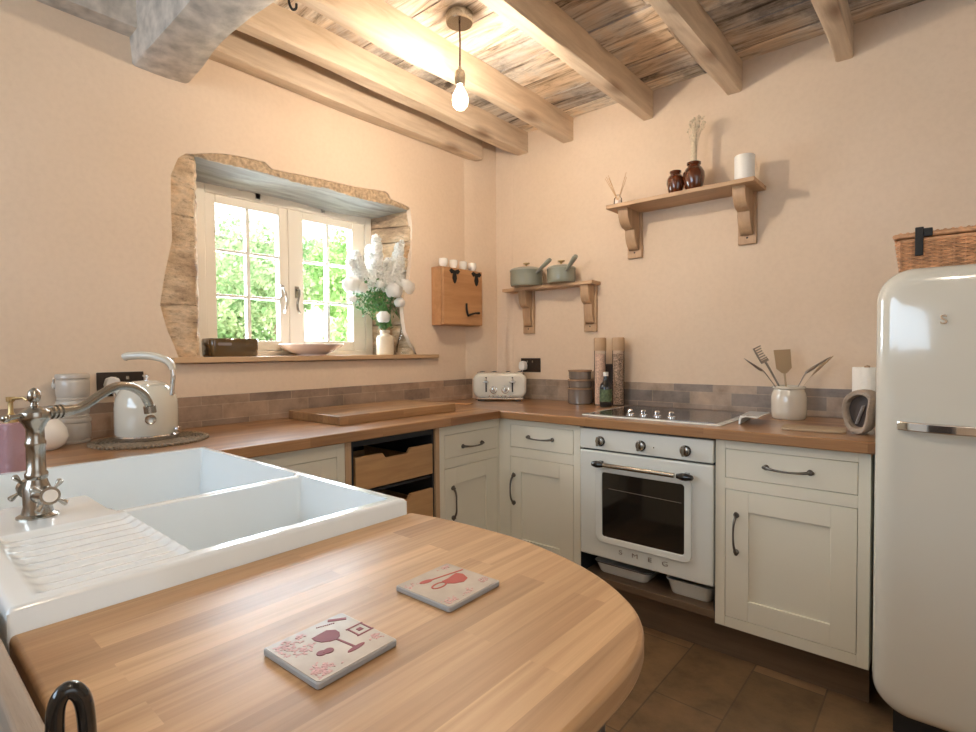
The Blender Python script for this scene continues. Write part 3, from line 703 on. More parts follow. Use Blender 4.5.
g_ = B(); g_.prism(rrect(.375, .295, .015, 6, CXO, CZO), -.014, -.010, 'xz'); g_.obj('oven_glass', 'glassblk', do)
rk = B(); rk.tube([(CXO-.15, -.0145, CZO+.075), (CXO+.17, -.0145, CZO+.068)], .0012, 6); rk.obj('oven_rack', 'steel', do)
h_ = B(); h_.tube([(.128, -.052, .716), (.50-.045, -.052, .716)], .0095, 14); ho = h_.obj('oven_handle', 'nickel', do)
for s, x in ((-1, .115), (1, .495)):
    e = B(); m = Matrix.Rotation(R(90), 4, 'Y'); e.lathe([(0, -.030), (.010, -.026), (.0155, -.006), (.015, .008), (.011, .022), (.009, .03)] if s < 0 else [(.009, -.03), (.011, -.022), (.015, -.008), (.0155, .008), (.010, .032), (0, .038)], 16, (x, -.052, .716), m)
    e.box(x-.008, x+.008, -.05, -.012, .706, .726); e.obj('handle_end', 'black', ho)
for i, ch in enumerate('SMEG'):
    lt = letters(ch, .027, do, 'steel', (.205+.066*i, -.0135, .336), (R(90), 0, 0), .0008, 'letter', 1, 'raised metal letter '+ch); lt.scale = (1.45, 1, 1)
for x in (.108, .298, .486):
    m = Matrix.Rotation(R(90), 4, 'X')
    k = B(); k.lathe([(.0225, 0), (.0225, .005), (.019, .008)], 24, (x, -.012, .812), m); ko = k.obj('knob', 'black', ov)
    k = B(); k.lathe([(.019, .006), (.0175, .016), (.010, .018), (0, .018)], 24, (x, -.012, .812), m); k.box(x-.0045, x+.0045, -.046, -.028, .794, .834); k.obj('knob_cap', 'nickel', ko, bevel=.001)
B().box(.352, .356, -.0135, -.012, .808, .812).obj('indicator_light', 'black', ov)
sh = thing('oven_shelf_housing', 'open dark shelf recess below the white oven', 'shelf', (-1.2735, OY, 0))
B().box(.0, OW, .0, .52, .165, .195).obj('shelf_board', 'plinth', sh, bevel=.002)
b = B(); b.box(0, .004, .0, .52, .195, .290); b.box(OW-.004, OW, 0, .52, .195, .290); b.box(.004, OW-.004, .50, .52, .195, .290); b.obj('side_panel', 'blackm', sh)
def tray(name, label, loc, w, dpt, h, lid, rz):
    t = thing(name, label, 'dish', loc, rz)
    b = B(); n = 6; prev = None
    for z, s in ((0, .84), (.006, .88), (h-.008, .985), (h-.006, 1.03), (h, 1.03), (h-.004, .96), (.01, .86)):
        ringv = [b.bm.verts.new((a, c, z)) for a, c in rrect(w*s, dpt*s, .025, n)]
        if prev: [b.bm.faces.new((prev[k], prev[(k+1) % len(prev)], ringv[(k+1) % len(prev)], ringv[k])) for k in range(len(prev))]
        else: b.bm.faces.new(ringv)
        prev = ringv
    b.bm.faces.new(prev); b.obj('dish_body', 'enamel', t)
    b = B(); b.tube([(x, y, h-.003) for x, y in rrect(w*1.04, dpt*1.04, .027, n)+[rrect(w*1.04, dpt*1.04, .027, n)[0]]], .0022, 6); b.obj('rim', lid, t)
tray('enamel_dish', 'wider white enamel dish on the left of the shelf below the oven', (-1.10, 2.285, .1955), .265, .19, .052, 'tinback', 0)
tray('enamel_dish', 'deeper white enamel dish on the right of the shelf below the oven', (-.795, 2.265, .1955), .190, .16, .062, 'enamel', 0)
# ------------------------------------------------------------------ hob
hb = thing('induction_hob', 'white framed black hob with four chrome knobs set in the worktop', 'hob', (-1.300, 2.19, .912))
B().prism(rrect(.628, .50, .012, 4, .314, .25), 0, .006).obj('hob_frame', 'enamel', hb, bevel=.002)
B().prism(rrect(.572, .455, .006, 4, .314, .262), .0055, .0075).obj('glass_plate', 'hob', hb)
for i in range(4):
    b = B(); x = .197+.064*i; b.lathe([(.018, 0), (.018, .004), (.011, .008), (.0125, .020), (.009, .025), (0, .026)], 20, (x, .105, .0075)); b.obj('hob_knob', 'chrome', hb)

# ------------------------------------------------------------------ sink
def sink():
    t = thing('double_sink', 'large white fireclay double sink with ribbed drainer', 'sink', (0, 0, .912))
    x0, x1, y0, y1 = -1.668, -.766, .097, .660; Z = .029; dep = .20
    def sd_rect(x, y, a, b_, c, d):
        return min(x-a, b_-x, y-c, d-y)
    def hfun(x, y):
        z = Z
        e = sd_rect(x, y, -1.640, -1.128, .122, .640)
        # raised tap ledge cuts the back bowl
        px, py = x+1.275, .285-y
        led = -min(px, py) if (px > 0 and py > 0) else (math.hypot(min(px, 0), min(py, 0)))
        e = min(e, led if not (px > 0 and py > 0) else -min(px, py))
        if e > 0: return Z - dep*(1-(1-min(1, e/.030))**2.2) - .004
        e = sd_rect(x, y, -1.098, -.792, .296, .636)
        if e > 0: return Z - dep*(1-(1-min(1, e/.034))**2.2) - .004
        if -1.128 <= x <= -1.098 and y > .29 and y < .64: return Z-.005+.002*math.cos((x+1.113)*200)
        # drainer
        e = sd_rect(x, y, -1.082, -.792, .125, .296)
        if e > 0:
            k = min(1, e/.012); f = (.5-.5*math.cos((x+1.082)/.290*2*math.pi*9))
            fy = min(1, max(0, (y-.125)/.03))*1.0
            return Z - .0045*k - (.0032*f*fy*(1 if y < .288 else .4))
        e = sd_rect(x, y, x0, x1, y0, y1)
        return Z - .006*max(0, 1-e/.006)**2
    def lin(a, b_, st):
        n = max(1, int(round((b_-a)/st))); return [a+(b_-a)*i/n for i in range(n)]
    def axis(br): 
        out = []
        for (a, b_, st) in br: out += lin(a, b_, st)
        return out+[br[-1][1]]
    gx = axis([(x0, -1.60, .004), (-1.60, -1.30, .02), (-1.30, -1.24, .0045), (-1.24, -1.16, .01), (-1.16, -1.06, .0035), (-1.06, -.83, .0040), (-.83, x1, .004)])
    gy = axis([(y0, .17, .004), (.17, .25, .01), (.25, .345, .0045), (.345, .59, .02), (.59, y1, .004)])
    b = B(); bm = b.bm
    V = [[bm.verts.new((x, y, hfun(x, y))) for y in gy] for x in gx]
    nx, ny = len(gx), len(gy)
    for i in range(nx-1):
        for j in range(ny-1): bm.faces.new((V[i][j], V[i+1][j], V[i+1][j+1], V[i][j+1]))
    loop = [V[i][0] for i in range(nx)]+[V[nx-1][j] for j in range(1, ny)]+[V[i][ny-1] for i in range(nx-2, -1, -1)]+[V[0][j] for j in range(ny-2, 0, -1)]
    lo = [bm.verts.new((v.co.x, v.co.y, -.215)) for v in loop]; n = len(loop)
    for k in range(n): bm.faces.new((loop[k], loop[(k+1) % n], lo[(k+1) % n], lo[k]))
    bm.faces.new(lo)
    b.obj('sink_basin', 'ceramic', t, smooth=48)
    for cx, cy in ((-1.38, .45), (-.945, .47)):
        m = B(); m.lathe([(.040, 0), (.040, .003), (.030, .005), (.026, .001), (0, .001)], 28, (cx, cy, Z-dep-.0035)); m.obj('waste_fitting', 'chrome', t)
sink()

# ------------------------------------------------------------------ tap
def tap():
    t = thing('kitchen_tap', 'brushed nickel traditional tap with swan spout and cross heads on the sink', 'tap', (-1.172, .192, .9405))
    b = B(); b.lathe([(.029, 0), (.029, .003), (.022, .007), (.0195, .020), (.0195, .048), (.0165, .056), (.0142, .064), (.0160, .068), (.0160, .074), (.0135, .078), (.0130, .118), (.0145, .122), (.0145, .127), (.0128, .131),
        (.0125, .150), (.0145, .153), (.016, .158), (.021, .164), (.0225, .171), (.021, .178), (.014, .184), (.006, .188), (.0045, .193), (.008, .197), (.0095, .205), (.008, .213), (.003, .218), (0, .219)], 28)
    b.obj('tap_body', 'nickel', t)
    d = Vector((-.45, .893, 0)).normalized()
    def q(s, z): return d*s+Vector((0, 0, z))
    # swan neck
    P = catmull([q(.0, .174), q(.03, .174), q(.06, .174), (q(.085, .179)), q(.125, .200), q(.155, .211), q(.185, .208), q(.212, .193), q(.226, .172), q(.230, .160)], 5)
    b = B(); b.tube(P, [.0085+.0012*(1 if i < 12 else 0) for i in range(len(P))], 14); so = b.obj('spout', 'nickel', t)
    b = B()
    for s in (.026, .034, .042): b.tube([q(s, .174), q(s+.004, .174)], .0125, 16)
    b.obj('spout_collar', 'nickel', so)
    b = B(); b.tube([q(.2285, .165), q(.2305, .150)], .0115, 16); b.obj('spout_nozzle', 'nickel', so)
    b = B(); b.tube([q(-.02, .174), q(-.040, .172)], .004, 10); b.ball(q(-.044, .172), .0065, 12); b.obj('rear_finial', 'nickel', so)
    for ang in (8, 186):
        a = R(ang); dr = Vector((math.cos(a), math.sin(a), .12)).normalized()
        hb_ = B(); hb_.tube([dr*.012+Vector((0, 0, .036)), dr*.040+Vector((0, 0, .036))], [.014, .012], 18)
        hb_.tube([dr*.040+Vector((0, 0, .036)), dr*.056+Vector((0, 0, .036))], [.016, .0145], 18); vo = hb_.obj('valve', 'nickel', t)
        c = dr*.052+Vector((0, 0, .036)); s1 = dr.cross(Vector((0, 0, 1))).normalized(); s2 = dr.cross(s1)
        cb = B()
        for k in range(4):
            an = R(45+90*k+8); e = s1*math.cos(an)+s2*math.sin(an)
            cb.tube([c+e*.009, c+e*.017, c+e*.023, c+e*.028, c+e*.030], [.0034, .0028, .0046, .0052, .0026], 10)
        cb.obj('cross_head', 'nickel', vo)
        pc = B(); pc.tube([c+dr*.002, c+dr*.0065], [.011, .010], 18); pc.obj('porcelain_cap', 'white', vo)
tap()

# ------------------------------------------------------------------ fridge
fr = thing('retro_fridge', 'glossy cream retro fridge with rounded corners and chrome handle', 'fridge', (-.167, 2.0, 0))
FW = .60
b = B(); b.prism(rrect(FW-.012, 1.335, .085, 10, FW/2, .10+.6675), .085, .655, 'xz'); b.obj('fridge_body', 'cream', fr, bevel=.012, bseg=3)
b = B(); b.box(.05, FW-.05, .10, .60, 0, .11); b.obj('fridge_base', 'blackm', fr)
# door: curved front
def door():
    b = B(); pts = rrect(FW, 1.352, .095, 12, FW/2, .098+.676); cx, cz = FW/2, .774; prev = None; n = len(pts)
    for y, ins in ((.080, 0), (.040, 0), (.026, .003), (.014, .010), (.006, .021), (.001, .036), (-.001, .055)):
        rg = []
        for x, z in pts:
            dx, dz = x-cx, z-cz; rg.append(b.bm.verts.new((cx+dx*(1-ins/(FW/2)), y, cz+dz*(1-ins/.676))))
        if prev: [b.bm.faces.new((prev[k], prev[(k+1) % n], rg[(k+1) % n], rg[k])) for k in range(n)]
        else: b.bm.faces.new(rg)
        prev = rg
    b.bm.faces.new(prev); return b.obj('fridge_door', 'cream', fr, smooth=60)
dr = door()
b = B(); out = []
for i in range(21):
    t_ = i/20; b_ = .5*math.sin(math.pi*min(1, t_*1.0)); out.append((.055+.40*t_, -.001-.040*math.sin(math.pi*(t_**.8))))
pr = [(x, y-.008) for x, y in out]; poly = pr+[(x, y+.004) for x, y in reversed(out)]
b.prism(poly, .972, 1.000, 'xy'); b.obj('fridge_handle', 'chrome', dr, bevel=.004, bseg=3)
for i, ch in enumerate('SMEG'):
    letters(ch, .037, dr, 'chrome', (.158+.108*i, -.0025, 1.293), (R(90), 0, 0), .003, 'letter', 1, 'chrome letter '+ch, .0006)
# ------------------------------------------------------------------ wicker basket on fridge
def basket():
    t = thing('wicker_hamper', 'brown wicker hamper with dark strap on top of the fridge', 'basket', (-.112, 2.10, 1.446))
    W, D, Hh = .50, .32, .094
    def per(s, z):   # s 0..1 round the perimeter; flares slightly
        fl = .012*(z/Hh); L = 2*(W+D); u = s*L
        if u < W: p = (u, 0); nrm = (0, -1)
        elif u < W+D: p = (W, u-W); nrm = (1, 0)
        elif u < 2*W+D: p = (W-(u-W-D), D); nrm = (0, 1)
        else: p = (0, D-(u-2*W-D)); nrm = (-1, 0)
        return Vector((p[0]+nrm[0]*fl, p[1]+nrm[1]*fl, z)), Vector((nrm[0], nrm[1], 0))
    L = 2*(W+D); ns = 66
    b = B()
    for k in range(ns):
        p0, _ = per(k/ns, 0); p1, _ = per(k/ns, Hh); b.tube([p0, p1], .0028, 6)
    b.obj('stakes', 'wicker', t)
    b = B()
    for r in range(17):
        z = .004+r*.0057; pts = []
        for k in range(ns*2+1):
            s = (k/(ns*2)) % 1.0; p, nrm = per(s, z); amp = .0042*math.cos(math.pi*(k/1.0)*.5*2*.5+(math.pi if r % 2 else 0))
            pts.append(p+nrm*amp)
        b.tube(pts, .0031, 5, cap=False)
    for z in (0.0, Hh):
        pts = []
        for k in range(ns+1):
            p, nrm = per((k/ns) % 1.0, z); pts.append(p)
        b.tube(pts, .0055, 8, cap=False)
    b.obj('woven_side', 'wicker', t, smooth=60)
    B().box(.004, W-.004, .004, D-.004, .0, .090).obj('lining', 'blackm', t)
    b = B()
    for r in range(22):
        y = -.008+(D+.016)*r/21; pts = [(-.010+(W+.02)*k/60, y, Hh+.018+.0028*(1 if (k+r) % 2 else -1)) for k in range(61)]; b.tube(pts, .0068, 5)
    pts = [(-.014, -.016, Hh+.015), (W+.014, -.016, Hh+.015), (W+.014, D+.016, Hh+.015), (-.014, D+.016, Hh+.015), (-.014, -.016, Hh+.015)]; b.tube(pts, .0075, 8)
    b.obj('hamper_lid', 'wicker', t, smooth=60)
    b = B(); b.box(.034, .054, -.028, -.021, .045, .128); b.box(.034, .054, -.028, .06, .125, .130); b.box(.054, .075, -.028, -.024, .100, .125)
    b.obj('strap', 'felt' if False else 'iron', t, bevel=.002)
    b = B(); b.tube(catmull([(.17, -.016, .045), (.20, -.022, .050), (.25, -.03, .058), (.30, -.022, .050), (.33, -.016, .045)]), .006, 8); b.obj('wicker_loop', 'wicker', t)
basket()

# ------------------------------------------------------------------ shelves
def bracket(parent, x, depth, h, w):
    b = B(); b.box(x-w/2, x+w/2, -.018, 0, -h, 0)
    out = [(-.018, 0), (-depth, 0), (-depth, -.022)]
    for i in range(9):
        a = i/8*math.pi/2; out.append((-depth*.55-depth*.40*math.cos(a), -.03-(h*.32)*math.sin(a)))
    for i in range(9):
        a = i/8*math.pi/2; out.append((-.018-(depth*.50-.018)*math.cos(a)*.92, -.03-h*.34-(h*.38)*math.sin(a)))
    out.append((-.018, -h*.86))
    bb = B(); m = None
    bb.prism(out, x-.028, x+.028, 'yz')
    o = b.obj('bracket', 'shelf_z', parent, bevel=.002); bb.obj('bracket_arm', 'shelf_z', o, bevel=.002)
    s = B(); mm = Matrix.Rotation(R(90), 4, 'X'); s.lathe([(.0045, 0), (.0045, .001), (0, .0012)], 12, (x+.0, -.018, -h+.03), mm); s.obj('screw', 'iron', o)
us = thing('wall_shelf', 'upper oak wall shelf on two brackets holding amber jars', 'shelf', (-1.375, WB-.0005, 1.975))
B().box(0, .722, -.20, 0, -.020, 0).obj('shelf_board', 'shelf', us, bevel=.002)
for x in (.075, .645):
    bt = bpy.data.objects.new('bracket_mount', None); bracket(us, x, .165, .262, .082)
ls = thing('wall_shelf', 'lower oak wall shelf in the corner holding two saucepans', 'shelf', (-2.16, WB-.0005, 1.608))
B().box(0, .645, -.10, 0, -.020, 0).obj('shelf_board', 'shelf', ls, bevel=.002)
# wider front edge seen from below
for x in (.145, .585): bracket(ls, x, .092, .285, .082)
for o in list(COL.objects):
    if o.name.startswith('bracket_mount'): bpy.data.objects.remove(o)

# upper shelf items
ZS = 1.9755
def amber_jar(label, x, y, s, grp=None):
    t = thing('amber_jar', label, 'jar', (x, y, ZS), 0)
    b = B(); b.lathe([(0, 0), (.026*s, 0), (.031*s, .006*s), (.040*s, .035*s), (.046*s, .065*s), (.045*s, .085*s), (.036*s, .104*s), (.027*s, .112*s), (.026*s, .118*s), (.030*s, .122*s), (.0305*s, .130*s), (.027*s, .132*s), (.024*s, .130*s), (.023*s, .112*s), (0, .106*s)], 32)
    b.obj('jar_body', 'amber', t)
    return t
amber_jar('smaller amber glass jar on the upper shelf, left of the other', -1.035, 2.655, .93)
amber_jar('taller amber glass jar on the upper shelf, holding dried stems', -.945, 2.655, 1.10)
def dried():
    b = B(); rnd = random.Random(3)
    for k in range(26):
        a = rnd.uniform(0, 6.28); r0 = rnd.uniform(0, .012); r1 = r0+rnd.uniform(0, .006); h = rnd.uniform(.17, .27)
        lean = rnd.uniform(.01, .05) if k > 12 else rnd.uniform(-.02, .015)
        pts = [(r0*math.cos(a), r0*math.sin(a), 0), (r1*math.cos(a), r1*math.sin(a), h*.6), (r1*math.cos(a)+lean, r1*math.sin(a), h*.6+.08)]
        b.tube(catmull(pts, 4), .0012, 5)
        p = Vector(pts[-1])
        for j in range(3): b.ball(p+Vector((rnd.uniform(-.006, .006), rnd.uniform(-.006, .006), rnd.uniform(-.012, .008))), rnd.uniform(.0028, .005), 6)
    b.tube([(0, 0, 0), (0, 0, .09), (0, 0, .16)], [.012, .0145, .013], 10)
    o = b.obj('dried_stem_bundle', 'dried', loc=(-.945, 2.655, ZS+.118)); return tag(o, 'tied bundle of dried seed heads standing in the taller amber jar', 'dried flowers')
dried()
b = B(); b.lathe([(0, 0), (.041, 0), (.043, .003), (.043, .118), (.041, .121), (.036, .121), (.034, .114), (0, .114)], 36); cn = thing('pillar_candle', 'white pillar candle at the right end of the upper shelf', 'candle', (-.715, 2.655, ZS)); b.obj('candle_wax', 'wax', cn)
b = B(); b.tube([(0, 0, .113), (.001, 0, .122)], .0012, 6); b.obj('wick', 'blackm', cn)
df = thing('reed_diffuser', 'small clear reed diffuser at the left end of the upper shelf', 'diffuser', (-1.318, 2.600, ZS))
b = B(); b.lathe([(0, 0), (.021, 0), (.022, .003), (.020, .030), (.012, .038), (.0115, .048), (.009, .048)], 24); b.obj('diffuser_bottle', 'clear', df)
B().lathe([(0, .002), (.018, .002), (.0175, .018), (0, .018)], 20).obj('scented_oil', 'pinkbowl', df)
for dx, dy, h in ((-.058, 0, .115), (-.052, .012, .112), (-.060, -.01, .108), (-.048, 0, .12), (.036, .01, .118), (.046, -.008, .095), (-.054, .004, .104)):
    b = B(); b.tube([(-dx*.12, 0, .006), (dx*1.15, dy, h*1.35)], .0014, 6); b.obj('reed', 'reed', df)
# lower shelf: saucepans
def pan(label, x, y, r, h, hd, z=1.6085):
    t = thing('saucepan', label, 'saucepan', (x, y, z), 0)
    b = B(); b.lathe([(0, 0), (r*.93, 0), (r*.97, .006), (r, .02), (r, h-.008), (r*1.02, h-.004), (r*1.02, h), (r*.94, h)], 40, cap=False); b.obj('pan_body', 'sage', t)
    b = B(); b.lathe([(r*1.03, h), (r*1.03, h+.005), (r*.93, h+.013), (r*.6, h+.022), (r*.2, h+.026), (0, h+.0265)], 40, cap=False); lo = b.obj('pan_lid', 'sagelid', t)
    b = B(); b.lathe([(.006, h+.025), (.006, h+.036), (.010, h+.042), (.021, h+.045), (.021, h+.050), (.008, h+.053), (0, h+.053)], 20); b.obj('lid_knob', 'brass', lo)
    hd = Vector(hd).normalized(); a = hd*r*.97+Vector((0, 0, h*.80)); e = a+hd*.125+Vector((0, 0, .060))
    b = B(); b.tube([a, a.lerp(e, .15), a.lerp(e, .4), a.lerp(e, .9), e], [.010, .0105, .013, .0155, .012], 14, flat=.75); b.obj('pan_handle', 'sagelid', t)
pan('larger sage green lidded saucepan on the lower shelf, on the left', -1.965, 2.672, .100, .092, (1, -.28, 0))
pan('smaller sage green lidded saucepan on the lower shelf, on the right', -1.720, 2.680, .082, .080, (.80, -.55, 0))

# ------------------------------------------------------------------ egg cupboard with cups on window wall
eb = thing('wooden_wall_box', 'small pine wall box with black hinges beside the window', 'wall cupboard', (WA+.0005, 2.232, 1.372), R(90))
B().box(0, .350, -.080, 0, 0, .345).obj('box_body', 'pine', eb, bevel=.003)
do_ = B().box(.004, .346, -.100, -.081, .004, .341).obj('box_front', 'pine', eb, bevel=.003)
for x in (.095, .29):
    b = B(); mm = Matrix.Rotation(R(90), 4, 'X')
    b.prism([(x-.045, .322), (x-.03, .335), (x, .325), (x+.03, .335), (x+.045, .322), (x+.028, .305), (x+.012, .308), (x+.018, .280), (x+.010, .258), (x, .248), (x-.010, .258), (x-.018, .280), (x-.012, .308), (x-.028, .305)], -.105, -.1005, 'xz'); b.obj('hinge', 'iron', do_)
b = B(); b.tube(catmull([(.195, -.105, .135), (.192, -.109, .10), (.198, -.111, .070), (.205, -.113, .058)]), .0065, 8); b.tube([(.200, -.112, .062), (.26, -.115, .078), (.300, -.115, .080)], [.007, .0055, .008], 8); b.obj('latch', 'iron', do_)
lab = ['white egg cup on the pine wall box, nearest the window', 'white egg cup on the pine wall box, second from the window', 'white egg cup on the pine wall box, third from the window', 'white egg cup on the pine wall box, nearest the corner']
b = B(); b.lathe([(0, 0), (.016, 0), (.017, .004), (.024, .014), (.0275, .030), (.026, .050), (.022, .052), (.020, .045), (0, .042)], 24)
ec = b.obj('egg_cup', 'white', loc=(WA+.055, 2.280, 1.7175)); tag(ec, lab[0], 'cup', 'white egg cups on the pine box')
for k in range(1, 4):
    c = ec.copy(); COL.objects.link(c); c.location = (WA+.055, 2.280+.085*k, 1.7175); c['label'] = lab[k]

# ------------------------------------------------------------------ sockets with plugs
def socket(label, loc, rz, plugx, w=.150):
    t = thing('wall_socket', label, 'socket', loc, rz)
    B().box(0, w, -.006, 0, 0, .088).obj('socket_plate', 'socket', t, bevel=.002)
    b = B()
    for x in (.055, .095): b.box(x-.005, x+.005, -.011, -.006, .060, .072)
    b.obj('rocker_switch', 'nickel', t)
    b = B()
    for x in (.03, .12):
        b.box(x-.003, x+.003, -.0065, -.006, .040, .050); b.box(x-.014, x-.008, -.0065, -.006, .022, .027); b.box(x+.008, x+.014, -.0065, -.006, .022, .027)
    b.obj('pin_slot', 'blackm', t)
def plug(label, loc, rz, cable):
    t = thing('plug', label, 'plug', loc, rz)
    out = [(-.024, .004), (-.018, .026), (0, .032), (.018, .026), (.024, .004), (.020, -.020), (.006, -.026), (-.006, -.026), (-.020, -.020)]
    B().prism(out, -.040, -.002, 'xz').obj('plug_body', 'cable', t, bevel=.005, bseg=3)
    b = B(); b.tube(catmull(cable, 6), .0035, 8); b.obj('flex', 'cable', t)
socket('dark double wall socket behind the kettle', (WA+.0005, .560, 1.060), R(90), 0)
plug('white plug in the socket behind the kettle', (WA+.0065, .602, 1.100), R(90), [(0, -.026, -.024), (.01, -.032, -.06), (.02, -.03, -.10), (.045, -.05, -.150), (.06, -.08, -.172)])
socket('dark double wall socket behind the toaster', (-2.085, WB-.0005, 1.080), 0, 0)
plug('white plug in the socket behind the toaster', (-2.052, WB-.007, 1.118), 0, [(0, -.026, -.024), (-.002, -.030, -.06), (-.005, -.018, -.12), (-.006, -.02, -.17)])

# ------------------------------------------------------------------ toaster
tt = thing('toaster', 'cream four slot toaster with chrome levers in the worktop corner', 'toaster', (-2.112, 2.598, .9123), R(33))
b = B(); b.prism(rrect(.325, .150, .045, 8, 0, .094), -.10, .085, 'xz'); 
b.obj('toaster_body', 'cream', tt, bevel=.020, bseg=4)
b = B(); b.prism(rrect(.295, .013, .006, 4, 0, .0135), -.098, .08, 'xz'); b.obj('toaster_base', 'chrome', tt, bevel=.004)
b = B()
for x in (-.115, .115):
    for y in (-.085, .07): b.box(x-.018, x+.018, y-.012, y+.012, 0, .008)
b.obj('toaster_foot', 'blackm', tt)
b = B()
for x in (-.118, -.042, .042, .118): b.box(x-.022, x+.022, -.075, .075, .166, .1745)
b.obj('slot_trim', 'chrome', tt, bevel=.003)
b = B()
for x in (-.118, -.042, .042, .118): b.box(x-.012, x+.012, -.065, .065, .1738, .1752)
b.obj('bread_slot', 'blackm', tt)
for s in (-1, 1):
    b = B(); b.box(s*.080-.0045, s*.080+.0045, -.1035, -.098, .055, .145); l = b.obj('lever_slot', 'blackm', tt)
    b = B(); b.box(s*.080-.018, s*.080+.018, -.125, -.100, .112, .122); b.tube([(s*.080, -.112, .122), (s*.080, -.112, .140)], [.007, .003], 10); b.obj('lever', 'chrome', l, bevel=.002)
    mm = Matrix.Rotation(R(90), 4, 'X'); b = B(); b.lathe([(.023, 0), (.023, .003), (.020, .004), (.018, .001), (.010, .001), (.009, .012), (0, .013)], 24, (s*.036, -.0985, .068), mm); b.obj('dial', 'chrome', tt)
b = B()
for x in (-.062, -.037, -.012, .012, .037, .062): b.ball((x, -.100, .032), .0065, 10)
b.obj('button', 'chrome', tt)
tag(B().box(-.045, .045, -.035, .035, 0, .004).obj('wooden_coaster', 'crate', loc=(-2.115, 2.26, .9122), rot=(0, 0, R(25)), bevel=.001), 'small flat wooden coaster on the worktop in front of the toaster', 'coaster')
# chopping board
cb_ = thing('chopping_board', 'thick end grain chopping board on the worktop below the window', 'board', (-2.10, 1.625, .9122), R(0))
b = B().box(-.20, .20, -.345, .345, .0, .038); b.obj('board_slab', 'board', cb_, bevel=.003)
# ------------------------------------------------------------------ items left of the hob
def stackjar(label, z, h, r):
    t = thing('storage_jar', label, 'jar', (-1.590, 2.670, z), 0, 'stacked smoky jars left of the hob')
    B().lathe([(0, 0), (r*.93, 0), (r, .005), (r, h-.012), (r*.97, h-.010)], 32).obj('jar_body', 'jar', t)
    B().lathe([(r*.98, h-.010), (r*1.06, h-.008), (r*1.06, h-.0005), (0, h-.0005)], 32).obj('jar_lid', 'jarlid', t)
stackjar('smoky grey jar with wooden lid, bottom of the stack of three', .9122, .092, .069)
stackjar('smoky grey jar with wooden lid, middle of the stack of three', 1.0042, .048, .066)
stackjar('smoky grey jar with wooden lid, top of the stack of three', 1.0522, .052, .064)
def grinder(label, x, y, fill):
    t = thing('tall_grinder', label, 'grinder', (x, y, .9122))
    B().lathe([(.032, 0), (.032, .30)], 28).obj('tube_wall', 'tubeglass', t)
    B().lathe([(0, .004), (.029, .004), (.029, .28), (0, .285)], 24).obj('contents', fill, t)
    B().lathe([(0, .300), (.033, .300), (.034, .305), (.034, .366), (.030, .372), (0, .372)], 28).obj('wooden_cap', 'oak_z', t)
grinder('tall glass tube of pink salt with wooden cap, left one', -1.460, 2.665, 'salt')
grinder('tall glass tube of mixed peppercorns with wooden cap, right one', -1.368, 2.700, 'pepper')
bt = thing('olive_oil_bottle', 'small dark glass bottle with green label and pale cap beside the hob', 'bottle', (-1.385, 2.590, .9122))
B().lathe([(0, 0), (.030, 0), (.032, .004), (.032, .105), (.028, .120), (.016, .135), (.0125, .150), (.0125, .172)], 28).obj('bottle_glass', 'black', bt)
B().lathe([(.0325, .030), (.0325, .095)], 28, cap=False).obj('bottle_label', 'label', bt)
B().lathe([(.0135, .165), (.0135, .186), (0, .187)], 20).obj('bottle_cap', 'wax', bt)
tag(B().box(-.032, .032, -.012, .012, 0, .225).obj('slate_tablet', 'tinback', loc=(-1.430, 2.735, .9122), bevel=.003), 'dark upright slab against the wall between the two tall tubes', 'tile')
# white pot handle / spoon rest by the hob
sr = thing('spoon_rest', 'white curled ceramic spoon rest on the worktop right of the hob', 'spoon rest', (-.608, 2.40, .9122), R(3))
b = B(); out = [(-.035, .0), (-.032, .028), (-.010, .036), (.020, .034), (.035, .030), (.034, .026), (.012, .029), (-.008, .030), (-.024, .024), (-.027, .0)]
b.prism(out, -.10, -.055, 'xz'); b.prism([(-.03, -.10), (.04, -.10), (.045, .10), (-.035, .10)], .030, .035); b.box(-.035, -.029, -.055, .10, 0, .033); b.obj('rest_body', 'enamel', sr, bevel=.002)
# utensil crock
ck = thing('utensil_crock', 'squat cream stoneware crock holding kitchen utensils', 'crock', (-.522, 2.625, .9122))
B().lathe([(0, 0), (.062, 0), (.067, .006), (.069, .03), (.069, .095), (.065, .112), (.060, .122), (.060, .128), (.065, .132), (.065, .140), (.058, .142), (.054, .130), (.055, .02), (0, .016)], 40).obj('crock_body', 'crockglaze', ck)
CX, CY, CZ = -.522, 2.625, .9122
def utensil(name, label, cat, mat, dx, dy, h, head, x0=0, y0=0):
    b = B(); p0 = Vector((x0, y0, .03)); p1 = Vector((dx, dy, h)); b.tube([p0, p0.lerp(p1, .5), p1], [.0045, .0040, .0048], 8)
    d = (p1-p0).normalized(); right = Vector((.76, .65, 0)); right = (right-d*right.dot(d)).normalized(); nrm = d.cross(right)
    mt = Matrix((right, nrm, d)).transposed().to_4x4(); mt.translation = p1
    head(b, mt)
    return tag(b.obj(name, mat, loc=(CX, CY, CZ)), label, cat, 'utensils in the crock')
def h_slot(b, m):
    for k in range(6):
        z = .018+k*.014; b.box(-.017, .017, -.002+.01*math.sin(k*.6), .002+.01*math.sin(k*.6), z*.8, z*.8+.005, m)
    b.box(-.020, -.015, -.002, .004, .0, .076, m)
    b.box(-.017, .017, -.002, .003, .0, .012, m)
def h_spat(b, m): b.prism([(-.010, 0), (-.034, .022), (-.037, .105), (.037, .105), (.034, .022), (.010, 0)], -.0015, .0015, 'xz', m)
def h_spoon(b, m): b.ball((m @ Vector((0, 0, .045))), .001, 6) if False else b.prism([(.024*math.sin(a)*(1 if 1 else 0), .045-.048*math.cos(a)) for a in [2*math.pi*i/20 for i in range(20)]], -.002, .002, 'xz', m)
